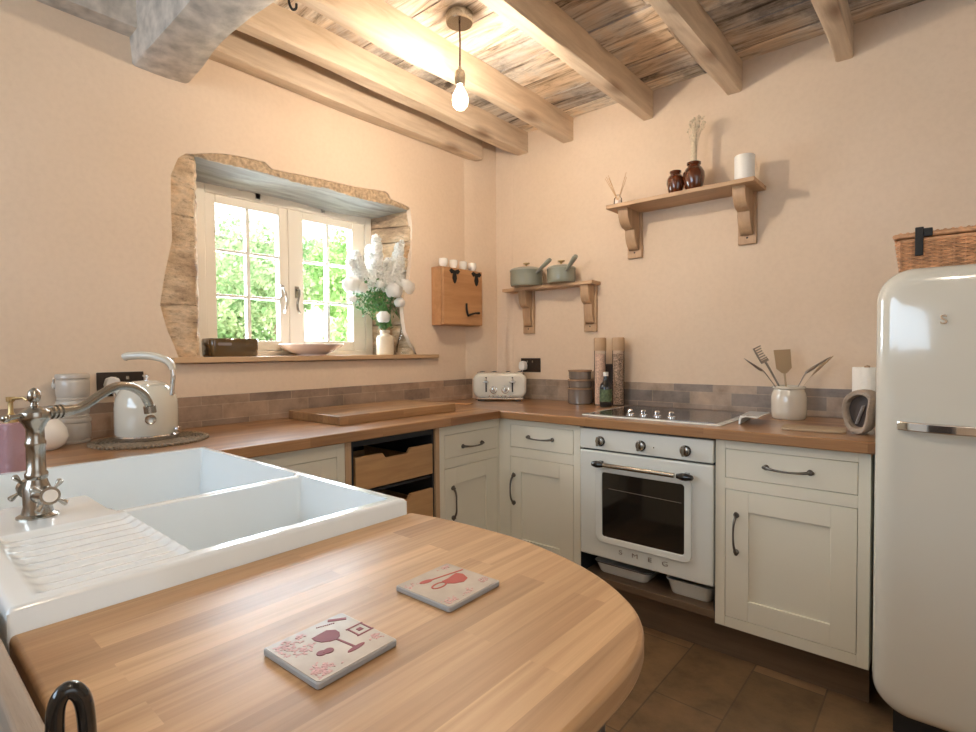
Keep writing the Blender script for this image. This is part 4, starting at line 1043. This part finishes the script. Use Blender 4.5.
def h_flat(b, m): b.prism([(-.008, 0), (-.018, .02), (-.020, .085), (-.012, .10), (.012, .10), (.020, .085), (.018, .02), (.008, 0)], -.002, .002, 'xz', m)
utensil('pasta_spoon', 'slotted pasta spoon leaning left at the back of the crock', 'utensil', 'steel', -.085, -.035, .245, h_slot, .02, 0)
def lean(name, label, mat, pts, rad, flat):
    b = B(); b.tube(catmull(pts, 5), rad, 10, flat=flat); return tag(b.obj(name, mat, loc=(CX, CY, CZ)), label, 'utensil', 'utensils in the crock')
lean('serving_spoon', 'dark bent serving spoon leaning far left out of the crock', 'steel', [(.02, -.02, .03), (-.05, -.05, .15), (-.085, -.065, .205), (-.10, -.075, .215), (-.155, -.105, .262)], [.004]*8+[.005]*4+[.007, .011, .013, .013, .012, .010, .007, .004, .002], .45)
utensil('wide_spatula', 'wide tan spatula standing upright in the middle of the crock', 'utensil', 'tan', -.020, .012, .195, h_spat)
lean('ladle', 'dark ladle leaning right out of the crock', 'steel', [(-.02, -.01, .03), (.035, .0, .14), (.058, .005, .19), (.075, .01, .21), (.15, .03, .268)], [.004]*8+[.005]*4+[.007, .009, .011, .012, .012, .010, .008, .005, .002], .6)
lean('wooden_spoon', 'pale wooden spoon leaning right behind the dark ladle', 'tan', [(-.02, .02, .03), (.05, .03, .14), (.09, .04, .20), (.155, .055, .272)], [.003]*9+[.006, .012, .016, .016, .015, .008, .003][:7], .35)
# thin board on worktop
b = B(); b.prism(rrect(.205, .125, .03, 6), 0, .009); o = b.obj('paddle_board', 'slatewood', loc=(-.375, 2.30, .9122), rot=(0, 0, R(6)), bevel=.002); tag(o, 'thin grey wooden paddle board lying on the worktop before the crock', 'board')
# paper roll
pr_ = thing('paper_towel_roll', 'white kitchen paper roll standing beside the fridge', 'paper roll', (-.248, 2.675, .9122))
B().lathe([(.018, 0), (.050, 0), (.051, .01), (.051, .215), (.050, .225), (.018, .215)], 40, cap=False).obj('paper', 'paper', pr_)
B().lathe([(.0, 0), (.010, 0), (.010, .230), (0, .233)], 16).obj('roll_post', 'oak_z', pr_)
# draped fabric holder (open ended)
hm = thing('fabric_oven_glove', 'grey felt oven glove propped open on its edge by the fridge', 'oven glove', (-.232, 2.335, .9122), R(-22))
b = B(); prof = [(-.050, .090), (-.040, .040), (-.018, .006), (.010, .0), (.030, .012), (.040, .05), (.046, .095), (.050, .140), (.020, .158), (-.015, .150), (-.040, .125)]
P = [tuple(p[:2]) for p in [(v.x, v.y) for v in catmull([(a, c, 0) for a, c in prof]+[(prof[0][0], prof[0][1], 0)], 4)][:-1]]
cx, cz = .0, .08; n = len(P); R0 = None
for y, s in ((.055, .55), (.045, .80), (.02, .95), (-.03, 1.0), (-.058, .98), (-.062, .92), (-.058, .76), (-.03, .72), (.03, .68)):
    rg = [b.bm.verts.new((cx+(a-cx)*s + (.012 if y < 0 else 0), y, max(.0005, cz*s*0+ (cz+(c-cz)*s) - (cz - cz)))) for a, c in P]
    if R0: [b.bm.faces.new((R0[k], R0[(k+1) % n], rg[(k+1) % n], rg[k])) for k in range(n)]
    else: b.bm.faces.new(rg)
    R0 = rg
b.bm.faces.new(R0); b.obj('glove_shell', 'felt', hm, smooth=60)
b = B(); b.prism([(a*.70+.012, .08+(c-.08)*.70) for a, c in P], -.034, -.030, 'xz'); b.obj('lining', 'tinback', hm)
b = B(); b.tube([(.005, -.040, .035), (.03, -.045, .10)], .009, 10, flat=.4); b.obj('quilted_edge', 'cside', hm)

# ================================================================== window sill items
SX = -2.44; SZ = 1.1995
bx = thing('brown_glass_dish', 'rectangular smoked brown glass dish on the window sill, left end', 'dish', (SX, 1.085, SZ), R(90))
b = B(); prev = None
for z, s in ((0, .93), (.008, .98), (.070, 1.0), (.074, .99), (.078, .97), (.080, .95)):
    rg = [b.bm.verts.new((a*s, c*s, z)) for a, c in rrect(.215, .115, .022, 6)]
    if prev: [b.bm.faces.new((prev[k], prev[(k+1) % len(rg)], rg[(k+1) % len(rg)], rg[k])) for k in range(len(rg))]
    else: b.bm.faces.new(rg)
    prev = rg
b.bm.faces.new(prev); b.obj('dish_glass', 'amberd', bx)
b = B(); b.prism(rrect(.06, .012, .005, 4, -.05, .055), -.0600, -.0575, 'xz'); b.obj('moulded_grip', 'jar', bx)
bw = thing('shallow_bowl', 'shallow pale pink bowl on the sill in the middle of the window', 'bowl', (SX-.01, 1.495, SZ))
B().lathe([(0, 0), (.070, 0), (.072, .006), (.105, .020), (.145, .043), (.158, .056), (.154, .058), (.12, .036), (.07, .016), (0, .012)], 48).obj('bowl_body', 'pinkbowl', bw)
sb = thing('stoneware_bottle', 'squat stoneware bottle holding flowers, right end of the sill', 'bottle', (SX+.02, 1.94, SZ))
B().lathe([(0, 0), (.045, 0), (.048, .004), (.048, .090), (.044, .104), (.026, .114), (.024, .122), (.029, .126), (.029, .136), (.022, .138), (.020, .12), (0, .11)], 32).obj('bottle_body', 'stoneware', sb)
sb = thing('brown_bottle', 'taller brown stoneware bottle behind the squat one on the sill', 'bottle', (SX-.062, 2.008, SZ))
B().lathe([(0, 0), (.038, 0), (.040, .004), (.040, .140), (.034, .156), (.020, .168), (.019, .195), (.024, .199), (.024, .208), (.017, .210), (.014, .19), (0, .18)], 32).obj('bottle_body', 'stonebrown', sb)
gv = thing('glass_vase', 'flared clear glass vase holding white roses by the stone reveal', 'vase', (SX+.045, 2.07, SZ))
B().lathe([(0, .0), (.058, 0), (.062, .006), (.058, .04), (.038, .11), (.026, .16), (.024, .20), (.032, .235), (.030, .236), (.021, .20), (.023, .16), (.034, .11), (.053, .04), (.055, .012), (0, .010)], 36).obj('vase_glass', 'clear', gv)

def bouquet():
    rnd = random.Random(11)
    t = thing('flower_bouquet', 'large bouquet of white blossom spikes, round white roses and green leaves', 'flowers', (SX, 1.975, SZ+.11))
    def at(px_y, z, dx=0):
        k = (SX+dx)/-2.45; return Vector((dx, px_y*k-1.975, 1.215+(z-1.215)*k-(SZ+.11)))
    feet = [Vector((.02, -.035, .0)), Vector((-.045, .06, .055)), Vector((.045, .095, .06))]
    def petal_cluster(b, c, r, n, ps):
        for _ in range(n):
            d = Vector((rnd.gauss(0, 1), rnd.gauss(0, 1), rnd.gauss(0, 1))).normalized(); p = c+d*r*rnd.uniform(.75, 1.05)
            u = d.orthogonal().normalized(); v = d.cross(u); a0 = rnd.uniform(0, 6.28)
            for k in range(4):
                a = a0+k*math.pi/2; e1 = (u*math.cos(a)+v*math.sin(a)); e2 = d.cross(e1)
                q = [p, p+e1*ps*.6+e2*ps*.35+d*ps*.2, p+e1*ps*1.1+d*ps*.35, p+e1*ps*.6-e2*ps*.35+d*ps*.2]
                b.bm.faces.new([b.bm.verts.new(x) for x in q])
    spikes = [((-.02, 1.735, 1.700), (-.02, 1.80, 1.56), .030), ((.01, 1.775, 1.775-.03), (0, 1.83, 1.60), .030), ((.03, 1.912, 1.850), (.02, 1.915, 1.62), .036), ((-.02, 1.865, 1.79), (0, 1.89, 1.60), .034), ((.03, 1.995, 1.735), (.01, 1.97, 1.60), .034), ((.05, 2.085, 1.850), (.03, 2.03, 1.62), .036), ((.03, 2.115, 1.76), (.03, 2.06, 1.61), .030)]
    for tip, bot, r in spikes:
        b = B(); T = at(tip[1], tip[2], tip[0]); Bo = at(bot[1], bot[2], bot[0])
        for k in range(13):
            f = k/12; petal_cluster(b, Bo.lerp(T, f), r*(1.35-.85*f), 20, .017)
        b.obj('blossom_spike', 'petal', t, smooth=0)
        s = B(); s.tube(catmull([feet[rnd.randrange(2)], Bo.lerp(Vector((0, 0, .2)), .4), Bo], 5), .0022, 6); s.obj('stem', 'stem', t)
    def rose(c, r, name='rose'):
        b = B(); b.ball(c, r*.70, 14)
        for (n_, el, rr) in ((5, 60, .86), (6, 25, .95), (7, -8, 1.0)):
            for k in range(n_):
                a = 2*math.pi*k/n_+el; d = Vector((math.cos(a)*math.cos(R(el)), math.sin(a)*math.cos(R(el)), math.sin(R(el))))
                u = Vector((-math.sin(a), math.cos(a), 0)); v = d.cross(u)*-1
                if v.z < 0: v = -v
                g = []
                for i in range(5):
                    row = []
                    for q in range(5):
                        tv = (i/4-.5)*1.25; tu = (q/4-.5)*1.3*(1-.35*(i/4-.3)**2)
                        e = (d*math.cos(tv)*math.cos(tu)+u*math.sin(tu)+v*math.sin(tv)).normalized()
                        row.append(b.bm.verts.new(c+e*r*rr*(1+.30*max(0, i/4-.4)+.06*math.cos(tu*3))))
                    g.append(row)
                for i in range(4):
                    for q in range(4): b.bm.faces.new((g[i][q], g[i][q+1], g[i+1][q+1], g[i+1][q]))
        b.obj(name, 'petal', t, smooth=70)
        s = B(); s.tube(catmull([feet[2] if c.y > .0 else feet[0], Vector((0, c.y*.6, .18)), c-Vector((0, 0, r*.7))], 5), .002, 6); s.obj('stem', 'stem', t)
    for y, z, dx, r in ((1.745, 1.575, .03, .046), (1.80, 1.565, .05, .032), (2.035, 1.565, .05, .044), (2.12, 1.59, .04, .050), (2.075, 1.50, .06, .028), (1.955, 1.41, .05, .034), (2.19, 1.56, .03, .022), (1.935, 1.595, .05, .022), (1.745, 1.50, .04, .02)):
        rose(at(y, z, dx+.02), r)
    b = B()
    for _ in range(900):
        y = rnd.gauss(1.90, .085); z = rnd.gauss(1.50, .055); x = rnd.uniform(-.07, .06)
        if z < 1.36+abs(y-1.93)*.55 or z > 1.62: continue
        c = at(y, z, x); u = Vector((rnd.gauss(0, .5), rnd.gauss(0, 1), rnd.gauss(.2, .8))).normalized(); v = u.orthogonal().normalized(); v = (Matrix.Rotation(rnd.uniform(0, 6.28), 3, u) @ v); L = rnd.uniform(.014, .034)
        b.bm.faces.new([b.bm.verts.new(q) for q in (c, c+u*L*.5+v*L*.20, c+u*L, c+u*L*.5-v*L*.20)])
    for _ in range(60):
        c = Vector((.02+rnd.gauss(0, .014), -.035+rnd.gauss(0, .018), .04+rnd.uniform(-.01, .03))); u = Vector((rnd.gauss(0, .6), rnd.gauss(0, .8), .9)).normalized(); v = u.orthogonal().normalized(); L = .03
        b.bm.faces.new([b.bm.verts.new(q) for q in (c, c+u*L*.5+v*L*.20, c+u*L, c+u*L*.5-v*L*.20)])
    b.obj('foliage', 'leaf', t, smooth=0)
bouquet()

# ================================================================== left worktop items
def kettle():
    t = thing('kettle', 'cream retro electric kettle with a curved open handle', 'kettle', (-2.135, .655, .920), R(40.5))
    B().lathe([(0, 0), (.098, 0), (.100, .004), (.100, .012), (.094, .018)], 40).obj('kettle_base', 'chrome', t)
    B().lathe([(.094, .016), (.097, .022), (.097, .110), (.093, .140), (.082, .166), (.070, .180), (.066, .184)], 44).obj('kettle_body', 'cream', t)
    lo = B().lathe([(.066, .183), (.064, .190), (.040, .200), (0, .203)], 36).obj('kettle_lid', 'cream', t)
    B().lathe([(.006, .200), (.006, .212), (.011, .216), (.011, .221), (0, .223)], 16).obj('lid_knob', 'chrome', lo)
    P = catmull([(.088, 0, .150), (.092, 0, .185), (.096, 0, .225), (.085, 0, .262), (.045, 0, .282), (0, 0, .289), (-.055, 0, .288), (-.072, 0, .284)], 6)
    nP = len(P); b = B(); b.tube(P[14:], [.0125+.005*min(1, k/12) for k in range(nP-14)], 14, flat=.8); b.obj('handle_grip', 'cream', t)
    b = B(); b.tube(P[:16], .0095, 12, flat=.8); b.obj('handle_stem', 'chrome', t)
    b = B(); m = Matrix.Rotation(R(90), 4, 'X'); b.lathe([(.017, 0), (.017, .003), (.015, .0035), (.013, .0025), (0, .0025)], 24, (.060, -.0765, .074), Matrix.Rotation(R(38), 4, 'Z') @ m); b.obj('round_badge', 'nickel', t)
    b = B(); b.tube([(-.080, 0, .150), (-.105, 0, .175), (-.112, 0, .183)], [.020, .011, .008], 14); b.obj('spout', 'cream', t)
    b = B(); b.box(.097, .113, -.012, .012, .028, .038); b.obj('switch', 'chrome', t, bevel=.002)
kettle()
pm = thing('woven_placemat', 'round dark woven placemat under the kettle', 'placemat', (-2.100, .655, .9122))
b = B()
for k in range(14): 
    r = .012+.0118*k; b.tube([(r*math.cos(a), r*math.sin(a), .0035) for a in [2*math.pi*i/48 for i in range(49)]], .0045, 6, cap=False)
b.lathe([(0, .001), (.165, .001), (.165, .0035), (0, .0035)], 40); b.obj('woven_disc', 'jute', pm)
b = B()
for k in range(64):
    a = 2*math.pi*k/64; b.tube([(.160*math.cos(a), .160*math.sin(a), .0045), (.178*math.cos(a+.05), .178*math.sin(a+.05), .0045)], [.0055, .0045], 6)
b.obj('looped_edge', 'jute', pm)
def canister(label, z, r, h, x=-2.285, y=.478):
    t = thing('stacking_canister', label, 'canister', (x, y, z), R(-20), 'stacked glazed canisters')
    B().lathe([(0, 0), (r*.92, 0), (r*.96, .006), (r*.90, .010), (r*.97, .016), (r, .03), (r, h-.030), (r*.97, h-.022), (r*.92, h-.018)], 36).obj('canister_body', 'canister', t)
    B().lathe([(r*.95, h-.018), (r*1.02, h-.014), (r*1.02, h-.005), (r*.96, h-.0005), (0, h-.0005)], 36).obj('canister_lid', 'canister', t)
    b = B(); b.tube([(.016*math.cos(a)+0, -r-.004, h-.038+.011*math.sin(a)) for a in [2*math.pi*i/16 for i in range(17)]], .0026, 6, cap=False); b.ball((0, -r-.002, h-.036), .006, 8)
    b.tube([(-.018, -r-.001, h-.012), (0, -r-.005, h-.024), (.018, -r-.001, h-.012)], .0018, 6); b.obj('wire_clip', 'white', t)
canister('grey glazed clip canister beside the socket, bottom of the stack', .9122, .049, .086)
canister('grey glazed clip canister beside the socket, middle of the stack', .9982, .047, .060)
canister('grey glazed clip canister beside the socket, top of the stack', 1.0582, .048, .090)
jg = thing('white_bulbous_pot', 'squat white bulbous pot behind the tap, in front of the canisters', 'pot', (-2.19, .372, .9122)); jg.scale = (1.25, 1.25, 1.12)
B().lathe([(0, 0), (.036, 0), (.050, .012), (.058, .035), (.054, .060), (.040, .082), (.028, .094), (.026, .108), (.031, .112), (.029, .114), (.022, .108), (.022, .09), (0, .085)], 36).obj('pot_body', 'white', jg)
so = thing('soap_dispenser', 'pink textured glass soap dispenser with brass pump at the left edge', 'soap dispenser', (-1.775, .245, .9122), R(30))
b = B(); b.prism(rrect(.066, .066, .012, 5), 0, .136); b.obj('dispenser_bottle', 'soap', so, bevel=.004)
b = B(); b.lathe([(.016, .136), (.016, .150), (.008, .154), (.0055, .160), (.0055, .185), (.009, .187), (.009, .198), (0, .199)], 20); b.tube([(0, 0, .193), (.040, 0, .196), (.050, 0, .190)], [.004, .0032, .0028], 8); b.obj('pump', 'brass', so)

# ------------------------------------------------------------------ coasters with printed art
def coaster(label, loc, rz, art):
    t = thing('ceramic_coaster', label, 'coaster', loc, rz); t.scale = (.95, .95, 1)
    B().prism(rrect(.100, .100, .004, 3), .0003, .0064).obj('coaster_slab', 'cside', t, bevel=.0012)
    B().prism(rrect(.0965, .0965, .004, 3), .0060, .0069).obj('coaster_face', 'cmarble', t)
    for nm, mat, fn in art:
        b = B(); fn(b); b.obj(nm, mat, t, smooth=0)
TZ = (.0069, .0073)
def ell(b, cx, cy, rx, ry, z=TZ, rot=0, n=20):
    b.prism([(cx+rx*math.cos(a)*math.cos(rot)-ry*math.sin(a)*math.sin(rot), cy+rx*math.cos(a)*math.sin(rot)+ry*math.sin(a)*math.cos(rot)) for a in [2*math.pi*i/n for i in range(n)]], *z)
def glass_art(b):
    b.prism([(-.007, .025), (.013, .027), (.020, .020), (.0195, .012), (.015, .005), (.009, .002), (.002, .004), (-.005, .010), (-.008, .018)], *TZ)
    b.prism([(.008, .003), (.0105, .003), (.0135, -.025), (.0105, -.025)], *TZ); ell(b, .012, -.0275, .0115, .0032, rot=.08)
    ell(b, -.017, -.008, .0055, .005); ell(b, -.010, -.010, .0055, .005, (.0069, .00742))
def flowers_art(b):
    rn = random.Random(5)
    for (cx, cy, n, s) in ((-.036, .032, 60, .011), (-.026, .012, 40, .010), (-.034, -.034, 90, .010), (.042, -.026, 30, .007), (-.012, .040, 16, .006)):
        for _ in range(n):
            x = cx+rn.gauss(0, s*.7); y = cy+rn.gauss(0, s*.55)
            if abs(x) < .044 and abs(y) < .044: ell(b, x, y, rn.uniform(.0012, .0028), rn.uniform(.0008, .0018), (.0067, .0069+rn.uniform(.00005, .0003)), rn.uniform(0, 3), 8)
def cork_art(b):
    b.prism([(.028, .046), (.045, .034), (.042, .030), (.025, .042)], *TZ)
    for i in range(9): ell(b, .010+i*.0022, .0405-.0016*i*.5, .0009, .0009)
    x0, y0 = .038, .000
    for a, c_, d_, e_ in ((-.011, .011, .009, .011), (-.011, .011, -.011, -.009), (-.010, -.008, -.010, .010), (.008, .010, -.010, .010), (-.003, .003, -.003, .003)): b.prism([(x0+a, y0+d_), (x0+c_, y0+d_), (x0+c_, y0+e_), (x0+a, y0+e_)], *TZ)
coaster('square coaster printed with a crimson wine glass, nearest on the peninsula', (-.473, .305, .9122), R(92), [('printed_wine_glass', 'red', glass_art), ('printed_flowers', 'rose', flowers_art), ('printed_corkscrew', 'red', cork_art)])
def sauce_art(b):
    b.prism([(-.002, .010), (.010, .010), (.030, .014), (.034, .004), (.028, -.010), (.016, -.014), (.004, -.008), (-.004, .002)], *TZ)
    out = [(-.013+.012*math.cos(a), .004+.006*math.sin(a)) for a in [2*math.pi*i/16 for i in range(16)]]
    for p, q in zip(out, out[1:]+out[:1]):
        d = Vector((q[0]-p[0], q[1]-p[1])).normalized()*.0012; b.prism([(p[0]-d.y, p[1]+d.x), (p[0]+d.y, p[1]-d.x), (q[0]+d.y, q[1]-d.x), (q[0]-d.y, q[1]+d.x)], *TZ)
    ell(b, -.016, .026, .010, .0045, rot=-.2); b.prism([(-.010, .0260), (.045, .0155), (.0445, .0130), (-.010, .0235)], *TZ)
def leaf_art(b):
    rn = random.Random(9)
    for (cx, cy, n, s) in ((.036, .040, 26, .007), (.040, -.032, 30, .007), (-.038, -.038, 34, .008), (-.040, .030, 18, .006), (.0, -.038, 16, .008)):
        for _ in range(n):
            x = cx+rn.gauss(0, s); y = cy+rn.gauss(0, s*.5)
            if abs(x) < .045 and abs(y) < .045: ell(b, x, y, rn.uniform(.001, .0026), rn.uniform(.0007, .0014), (.0067, .0069+rn.uniform(.00005, .0003)), rn.uniform(0, 3), 8)
coaster('square coaster printed with a scarlet spoon and gravy boat, further one', (-.482, .483, .9122), R(91), [('printed_gravy_boat', 'red2', sauce_art), ('printed_leaves', 'rose', leaf_art)])

# ------------------------------------------------------------------ pendant lights
def pendant():
    t = thing('pendant_light', 'bare glowing bulb pendant hanging from a metal ceiling rose', 'pendant light', (-1.525, 1.625, 2.584))
    B().lathe([(0, 0), (.055, 0), (.055, -.032), (.052, -.038), (0, -.038)], 36).obj('ceiling_rose', 'nickel', t)
    B().tube([(0, 0, -.036), (.002, 0, -.12), (0, 0, -.215)], .0035, 8).obj('cord', 'cord', t)
    b = B(); b.lathe([(0, -.208), (.006, -.210), (.008, -.225), (.018, -.228), (.022, -.240), (.022, -.262), (.019, -.285), (.016, -.287)], 24); lh = b.obj('lamp_holder', 'nickel', t)
    b = B(); m = [(.010, -.285), (.014, -.292), (.020, -.305), (.030, -.325), (.0335, -.345), (.030, -.366), (.018, -.380), (0, -.384)]; b.lathe(m, 28); b.obj('bulb_glass', 'bulbglass', lh)
    b = B(); b.ball((0, 0, -.338), .0125, 20, (1, 1, 1.5)); b.obj('glowing_filament', 'bulb', lh)
    return t
p1 = pendant()
p2 = copy_tree(p1); p2.location = (.02, .33, 2.584); p2['label'] = 'second bare bulb pendant hanging over the near end of the kitchen'
p2['group'] = p1['group'] = 'bare bulb pendants'

# ================================================================== OUTSIDE
struct(B().box(-30, -2.86, -10, 20, -.2, 0).obj('trim_7', 'grass'))
def bush(label, c, rx, ry, rz, n, mat, seed, s=.07, grp='garden shrubs beyond the window'):
    rnd = random.Random(seed); b = B(); bm = b.bm
    lumps = [(Vector((rnd.uniform(-.6, .6)*rx, rnd.uniform(-.8, .8)*ry, rnd.uniform(-.3, .75)*rz)), rnd.uniform(.35, .6)) for _ in range(9)]
    for _ in range(n):
        L, q = lumps[rnd.randrange(9)]; d = Vector((rnd.gauss(0, 1), rnd.gauss(0, 1), rnd.gauss(0, 1))).normalized()
        p = L+Vector((d.x*rx*q, d.y*ry*q, d.z*rz*q))*rnd.uniform(.7, 1.05)
        u = Vector((rnd.gauss(0, 1), rnd.gauss(0, 1), rnd.gauss(0, 1))).normalized(); v = u.orthogonal().normalized(); k = s*rnd.uniform(.6, 1.3)
        bm.faces.new([bm.verts.new(x) for x in (p, p+u*k*.5+v*k*.3, p+u*k, p+u*k*.5-v*k*.3)])
    t = thing('garden_shrub', label, 'shrub', (c[0], c[1], 0), 0, grp)
    b.obj('foliage', mat, t, loc=(0, 0, c[2]), smooth=0)
    s_ = B(); s_.tube([(0, 0, 0), (.05, 0, c[2]*.5), (0, .05, c[2])], [.09, .07, .05], 8); s_.obj('trunk', 'plinth', t)
bush('pale leafy shrub outside, low behind the left casement', (-6.4, 3.0, 1.5), .6, 1.0, .85, 9000, 'hedge1', 1)
bush('bright green shrub outside, filling the right casement', (-6.4, 5.2, 2.1), .7, .9, 1.25, 11000, 'hedge2', 2)
bush('tall light green tree outside, behind the right casement', (-9.2, 8.1, 3.2), 1.0, 1.7, 1.9, 9000, 'hedge2', 3, .09)
bush('grey green shrub outside, behind the left casement shrub', (-8.4, 4.4, 2.1), .7, 1.5, 1.1, 7000, 'hedge1', 4, .08)
bush('low bright shrub outside, at the foot of the right casement', (-5.0, 4.15, 1.25), .45, .75, .62, 7000, 'hedge2', 8, .06)
hs = thing('outbuilding', 'pale house with a grey tiled roof far beyond the garden', 'building', (-16, 6.2, 0))
B().box(-3, 3, -6, 3.0, 0, 4.0).obj('house_wall', 'render', hs)
b = B(); b.prism([(3.3, 3.9), (0, 6.3), (-3.3, 3.9)], -6.3, 3.2, 'xz'); b.obj('house_roof', 'roof', hs)
